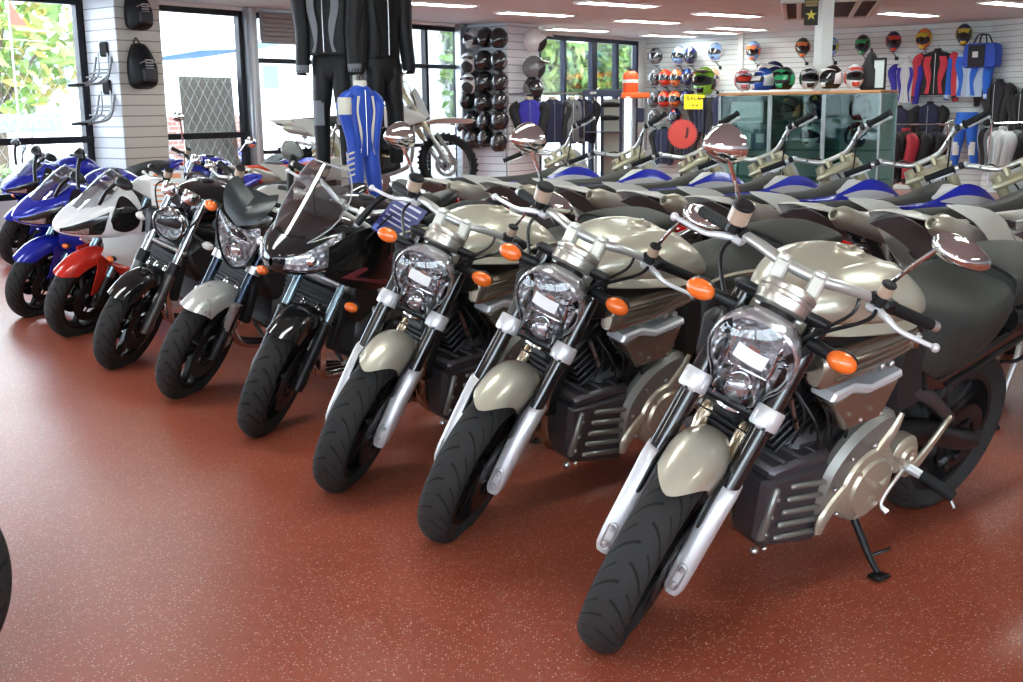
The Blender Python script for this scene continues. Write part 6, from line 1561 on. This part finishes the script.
# garment rail with jackets
t = thing('garment_rail', 'chrome clothes rail with dark jackets before the glass doors', 'clothes rail', (.66, 17.9, 0), (0, 0, rad(22)))
MB().tube([(-.75, 0, .03), (-.75, 0, 1.60), (-.70, 0, 1.64), (.70, 0, 1.64), (.75, 0, 1.60), (.75, 0, .03)], .014, 8, 2).obj('rail', chrome, t)
for s in (-1, 1): MB().tube([(s*.75, -.22, .03), (s*.75, .22, .03)], .014, 8).obj('foot', chrome, t)
cream_c = cl('cream', (.55, .50, .35))
for i, (x, yw, m, lb) in enumerate(((-.36, -.9, {'cloth_navy': royal_c}, 'royal blue jacket with pale stripes at the left end of the rail'), (.02, -.6, {'cloth_navy': navy_c, 'cloth_black': blk_c}, 'navy jacket with cream collar on the rail, left of the door mullion'), (.34, -.6, {'cloth_navy': cloth_grey}, 'long grey and navy jacket on the rail, right of the door mullion'), (.52, -.6, {}, 'black jacket at the right end of the rail'))):
    o = dup(jk, (.66 + x*cos(rad(22)), 17.9 + x*sin(rad(22)), 1.56), (0, 0, rad(-68) + yw + .5), lb, 'jackets on the chrome rail', m)
    for k in kids(o):
        if k.name.startswith('collar'): k.material_slots[0].link = 'OBJECT'; k.material_slots[0].material = cream_c

# ---------------------------------------------------------------- sign and sprocket
t = thing('sale_sign', 'yellow card sign with dark lettering among the wall helmets', 'sign', rw(1.30, .42, 1.36), (0, 0, ry + .4))
MB().box((0, 0, .15), (.006, .38, .27), .002).obj('card', mat('sign_yellow', (.85, .72, .02), .5), t)
b = MB(); ink = mat('sign_ink', (.10, .08, .02), .6)
def glyph(segs, y0, z0, w_, h_):
    for (x1, z1, x2, z2) in segs: b.tube([(.005, y0 + x1*w_, z0 + z1*h_), (.005, y0 + x2*w_, z0 + z2*h_)], .0055, 5)
GL = {'S': [(1, 1, 0, 1), (0, 1, 0, .5), (0, .5, 1, .5), (1, .5, 1, 0), (1, 0, 0, 0)], 'A': [(0, 0, .5, 1), (.5, 1, 1, 0), (.2, .4, .8, .4)], 'L': [(0, 1, 0, 0), (0, 0, 1, 0)], 'E': [(0, 1, 0, 0), (0, 1, 1, 1), (0, .5, .8, .5), (0, 0, 1, 0)]}
for i, ch in enumerate('SALE'): glyph(GL[ch], -.14 + .072*i, .185, .042, .055)
b.obj('lettering', ink, t)
b = MB()
for y in (.055, .035, -.01, -.03): b.box((.005, y, .085), (.004, .014, .03), .001)
b.obj('small_print', ink, t); MB().tube([(0, 0, .29), (-.30, 0, .34)], .004, 6).obj('sign_arm', steel, t)
t = thing('sprocket', 'large red toothed sprocket standing behind the motocross handlebars', 'sprocket', (1.64, 10.9, 1.02), (0, 0, rad(-95)))
out = []
for k in range(36):
    a = 2*pi*k/36
    for d, r in ((-.35, .128), (-.15, .142), (.15, .142), (.35, .128)): out.append((cos(a + d*2*pi/36)*r, sin(a + d*2*pi/36)*r + .14))
b = MB().prism(out, -.006, .006, 'x', .001); b.obj('toothed_disc', mat('sprocket_red', (.80, .06, .03), .35, metal=.1), t)
b = MB(); b.prism([(.02, .10), (.045, .10), (.06, .17), (.05, .21), (.035, .19), (.03, .14)], .007, .010, 'x', .001); b.obj('slot', mat('sprocket_slot', (.16, .02, .02), .5), t)
t2 = thing('sprocket_stand', 'slim black stand holding up the red sprocket', 'stand', (1.64, 10.92, 0), (0, 0, rad(-95)))
MB().cyl((0, 0, .012), (0, 0, 1), .15, .024, 24).obj('base', black, t2); MB().tube([(-.02, 0, .02), (-.02, 0, 1.16)], .012, 8).obj('pole', black, t2); MB().box((-.004, 0, 1.014), (.05, .10, .012), .003).obj('ledge', black, t2)
# ---------------------------------------------------------------- other bikes and small things
t = thing('display_ramp', 'low grey display ramp carrying the pale motocross bike behind the suits', 'ramp', (-2.05, 12.0, 0))
MB().prism([(-.55, 0), (1.95, 0), (1.95, .60), (1.55, .56), (-.40, .36), (-.55, .32)], -.18, .18, 'y', .01).obj('deck', mat('ramp_grey', (.30, .30, .30), .6), t)
for s in (-1, 1): MB().tube([(-.5, s*.19, .36), (1.9, s*.19, .62)], .015, 8).obj('side_rail', alu, t)
dup(MX0, (-2.06, 12.0, .385), (rad(-6), rad(-5.6), rad(4)), 'pale motocross bike raised on a ramp behind the hanging suits', None, {'motocross_blue': mx_body, 'shroud_graphic': mx_body})
dup(MX0, (-2.10, 10.0, 0), (rad(-12), 0, rad(55)), 'motocross bike with an orange-red seat behind the black half-faired bike', None, {'motocross_seat': mat('seat_orange_red', (.62, .07, .03), .45), 'motocross_blue': mx_body})
b_ = dup(G0, (-1.565, 2.48, 0), (rad(-8), 0, rad(-20)), 'motorcycle at the left edge of which only a tyre shows', None, {'main_paint': gloss_black, 'second_paint': gloss_black})
for k in kids(b_):
    if k.name.startswith(('front_fender', 'fork_cover')): bpy.data.objects.remove(k)
# stand foot at the right edge
t = thing('bike_stand', 'silver tubular bike stand foot at the right edge behind the nearest rear wheel', 'motorcycle stand', (2.27, 4.72, 0), (0, 0, rad(35)))
MB().tube([(-.10, -.16, .02), (.02, -.14, .30), (.05, -.12, .38), (.05, .12, .38), (.02, .14, .30), (-.10, .16, .02)], .013, 8, 3).obj('frame', alu, t)
MB().tube([(.30, -.16, .02), (.08, -.13, .33)], .013, 8).obj('rear_leg', alu, t); MB().tube([(.30, .16, .02), (.08, .13, .33)], .013, 8).obj('rear_leg', alu, t)
for x in (-.10, .30):
    for s in (-1, 1): MB().box((x, s*.16, .012), (.07, .05, .022), .006).obj('rubber_foot', rubber, t)
# cards on the bikes
t = thing('info_card', 'dark blue information card with white lines on the black half-faired bike', 'card', (-.49, 5.03, .93), (0, 0, 0))
t.rotation_euler = (Matrix.Rotation(rad(12), 3, 'Z') @ Matrix.Rotation(rad(52), 3, 'X') @ Matrix.Rotation(rad(-38), 3, 'Z')).to_euler()
MB().box((0, 0, 0), (.16, .22, .004), .001).obj('card', mat('card_navy', (.03, .035, .16), .5), t)
b = MB(); b.box((0, .085, .003), (.12, .013, .002), .0005)
for k in range(4): b.box((-.01*(k % 2), .05-.028*k, .003), (.13-.02*(k % 2), .008, .002), .0005)
b.obj('printed_lines', mat('card_print', (.55, .55, .65), .5), t); MB().box((0, -.09, .003), (.15, .03, .002), .0005).obj('lower_strip', mat('card_blue', (.08, .12, .5), .5), t)
t = thing('price_sheet', 'white price sheet with orange print standing behind the twin chrome clocks', 'sheet', (-2.04, 6.83, .82), (rad(66), 0, rad(18)))
MB().box((0, .13, 0), (.20, .28, .003), .001).obj('paper', paper, t); b = MB()
b.box((0, .235, .002), (.16, .03, .002), .0005)
for k in range(5): b.box((-.01, .18-.035*k, .002), (.14, .012, .002), .0005)
b.obj('orange_print', mat('orange_print', (.80, .32, .15), .6), t)
# beige board against the window
t = thing('pegboard', 'beige speckled board leaning inside the window behind the bikes', 'board', MLW @ V((2.95, .35, .54)), (rad(-3), 0, YAW_D))
MB().box((0, 0, .66), (.82, .02, 1.32), .003).obj('panel', mat('board_beige', (.36, .34, .28), .7, bump=.6, scale=60), t)

# ---------------------------------------------------------------- outside
def flat(name, pts, m):
    b = MB(); b.add([V(p) for p in pts], [tuple(range(len(pts)))]); return struct(b.obj(name, m, smooth=0))
gr = MB().box((0, 8, -.16), (40, 16, .06), 0).xf(MLW).obj('ground_outside', mat('paving', (.30, .30, .30), .8, bump=.2, scale=10)); struct(gr)
leaf = [mat('leaf_green_%d' % i, c, .6, var=.1) for i, c in enumerate(((.10, .20, .03), (.16, .24, .04), (.05, .11, .025), (.28, .24, .05)))]
def foliage(name, c, r, n, parent, ms, seed, size=.13):
    rn = random.Random(seed); b = MB()
    for k in range(n):
        b.slot(k % len(ms))
        d = V((rn.gauss(0, 1), rn.gauss(0, 1), rn.gauss(0, 1))).normalized()*(rn.random()**.4)
        p = V(c) + V((d.x*r[0], d.y*r[1], d.z*r[2])); u = V((rn.gauss(0, 1), rn.gauss(0, 1), rn.gauss(0, 1))).normalized(); w_ = u.orthogonal().normalized(); s_ = size*(.6+rn.random())
        q = u.cross(w_)*.006
        b.add([p - u*s_, p + w_*s_*.4 + q, p + u*s_, p - w_*s_*.4 + q], [(0, 1, 2, 3)])
    return b.obj(name, ms, parent, smooth=0, flip=False)
def tree(loc, hgt, r, seed, label, n=1500, ms=None, size=.16):
    t = thing('tree', label, 'tree', loc)
    b = MB().tube([(0, 0, -.1), (.05, 0, hgt*.4), (0, .05, hgt*.8)], [.12, .09, .05], 10, 3)
    rn = random.Random(seed)
    for k in range(5):
        a = rn.random()*6.28; b.tube([(.03, 0, hgt*.45), (cos(a)*r*.4, sin(a)*r*.4, hgt*.7), (cos(a)*r*.7, sin(a)*r*.7, hgt*.85)], [.05, .03, .015], 6, 3)
    b.obj('trunk', mat('bark', (.12, .09, .06), .85, bump=.5), t)
    foliage('foliage', (0, 0, hgt*.8), (r, r, hgt*.42), n, t, ms or leaf, seed, size); return t
lo = lambda t_, off, z=-.13: lw(t_, -off, z)
tree(lo(4.3, 8), 3.5, 1.7, 1, 'young yellow-green tree outside the left window', 900, [leaf[1], leaf[0], leaf[3]])
tree(lo(2.9, 9.5), 2.8, 1.3, 9, 'second small tree outside the left window, cut by the photo edge', 600, [leaf[1], leaf[0]])
for i, (t_, of, h_, r_) in enumerate(((17.0, 6.0, 3.9, 1.7), (19.2, 6.0, 3.8, 1.6), (21.4, 6.0, 4.0, 1.7), (23.6, 6.0, 3.8, 1.6))):
    tree(lo(t_, of), h_, r_, 20+i, 'dense green tree behind the far glass doors, ' + ('first', 'second', 'third', 'last')[i] + ' from the left', 2200, [leaf[0], leaf[2], leaf[1]], .17)
tree(lo(10.6, 3.2), 2.9, .8, 40, 'light green tree outside, seen under the black jacket sleeve', 900, [leaf[1], leaf[0]])
hb = foliage('hedge', (0, 0, .35), (2.6, .5, .6), 900, None, [leaf[0], leaf[2]], 5, .10); hb.location = lo(1.2, 5); hb.rotation_euler = (0, 0, YAW_D); tag(hb, 'low green hedge outside the left window', 'hedge'); hb['kind'] = 'stuff'
# low wall and buildings
def brick_mat():
    m, nt, b = nodes_of('red_brick'); b.inputs['Roughness'].default_value = .85
    tc = nt.nodes.new('ShaderNodeTexCoord'); br = nt.nodes.new('ShaderNodeTexBrick'); br.inputs['Scale'].default_value = 1
    mp = nt.nodes.new('ShaderNodeMapping'); mp.inputs['Rotation'].default_value = (pi/2, 0, 0); br.inputs['Brick Width'].default_value = .24; br.inputs['Row Height'].default_value = .085; br.inputs['Mortar Size'].default_value = .008
    br.inputs['Color1'].default_value = (.36, .16, .12, 1); br.inputs['Color2'].default_value = (.30, .12, .09, 1); br.inputs['Mortar'].default_value = (.5, .46, .42, 1)
    nt.links.new(tc.outputs['Object'], mp.inputs[0]); nt.links.new(mp.outputs[0], br.inputs[0]); nt.links.new(br.outputs[0], b.inputs['Base Color']); return m
struct(MB().box((0, 0, .75), (3.4, .2, 1.5), .01).xf(Matrix.Translation(lo(6.6, 6)) @ Matrix.Rotation(YAW_D, 4, 'Z')).obj('wall_brick_outside', brick_mat()))
def building(loc, size, m, label, seed):
    t = thing('building', label, 'building', loc, (0, 0, YAW_D)); w_, d_, h_ = size
    MB().box((0, 0, h_/2), (w_, d_, h_), .02).obj('walls', m, t); MB().box((0, 0, h_+.06), (w_+.2, d_+.2, .12), .02).obj('roof', mat('roof_grey', (.3, .3, .32), .6), t)
    for k in range(3):
        f = MB().box((-w_*.3 + w_*.3*k, -d_/2, h_*.55), (.8, .06, .9), .01).obj('window', mat('outside_window', (.12, .16, .2), .15), t)
    return t
ow = mat('outside_white', (.75, .76, .76), .7)
struct(MB().box((0, 0, .92), (10, .2, 1.84), .01).xf(Matrix.Translation(lo(19.5, 4.0)) @ Matrix.Rotation(YAW_D, 4, 'Z')).obj('wall_low_outside', ow))
building(lo(6.6, 14), (3.0, 3, 5.5), ow, 'white building beside the tree outside the left window', 1)
struct(MB().box((0, 0, 1.5), (1.9, .15, 3.0), .01).xf(Matrix.Translation(lo(9.6, 2.6)) @ Matrix.Rotation(YAW_D + .3, 4, 'Z')).obj('wall_white_outside', ow))
building(lo(19, 24), (14, 3, 5.2), ow, 'long pale building across the street outside the entrance', 2)
t = thing('street_sign', 'grey street sign on a post outside the left window', 'sign', lo(3.3, 5.2), (0, 0, YAW_D - .35))
MB().box((0, 0, 1.42), (.92, .03, .28), .006).obj('board', mat('sign_grey', (.20, .23, .28), .5), t); MB().tube([(0, .02, -.05), (0, .02, 1.3)], .03, 8).obj('post', steel, t)
b = MB(); rn = random.Random(4)
for k in range(9): b.box((-.36+.09*k, -.017, 1.48), (.05, .004, .05), .001, (0, .3*rn.uniform(-1, 1), 0)); 
for k in range(6): b.box((-.20+.09*k, -.017, 1.37), (.05, .004, .04), .001)
b.obj('lettering', mat('sign_letter', (.5, .53, .6), .5), t)
t = thing('pennant', 'small red pennant flag outside the left window', 'flag', lo(2.15, 3.5), (0, 0, YAW_D))
MB().tube([(0, 0, 0), (0, 0, 3.1)], .012, 6).obj('pole', steel, t); MB().prism([(.0, 2.75), (.0, 3.08), (.26, 2.74)], -.004, .004, 'y', .001).obj('flag', mat('flag_red', (.70, .08, .05), .7), t)
t = thing('awning', 'blue shade sail outside the entrance', 'awning', lo(6.2, 4.0), (0, 0, YAW_D))
MB().sheet([[(x, y, 2.52 + .28*abs(x-.2)*(1 if x > 0 else -.2) - .06*y) for y in (-.9, 0, .9)] for x in (-1.2, -.4, .4, 1.2)], .01, 3, 2).obj('sail', mat('sail_blue', (.05, .22, .42), .7), t)
for x in (-1.2, 1.2): MB().tube([(x, .9, 0), (x, .9, 2.6)], .03, 8).obj('post', steel, t)
GO = 'bikes parked outside the windows'
for i, (t_, of, yw, lb, rm) in enumerate(((-.2, 1.6, 200, 'blue sports bike parked outside below the left window bar', {'main_paint': blue_paint}), (1.1, 1.8, 215, 'blue and white sports bike parked outside the left window', {'second_paint': blue_paint}), (2.6, 2.0, 230, 'blue sports bike parked outside behind the beige board', {'main_paint': blue_paint, 'second_paint': white_paint}),
   (4.3, 2.2, 240, 'blue motorcycle parked outside the glass entrance, left one', {'main_paint': blue_paint}), (6.3, 2.4, 225, 'blue motorcycle parked outside the glass entrance, right one', {'main_paint': blue_paint, 'second_paint': silver_paint}))):
    dup(G0, lo(t_, of), (rad(-12), 0, rad(yw)), lb, GO, rm)
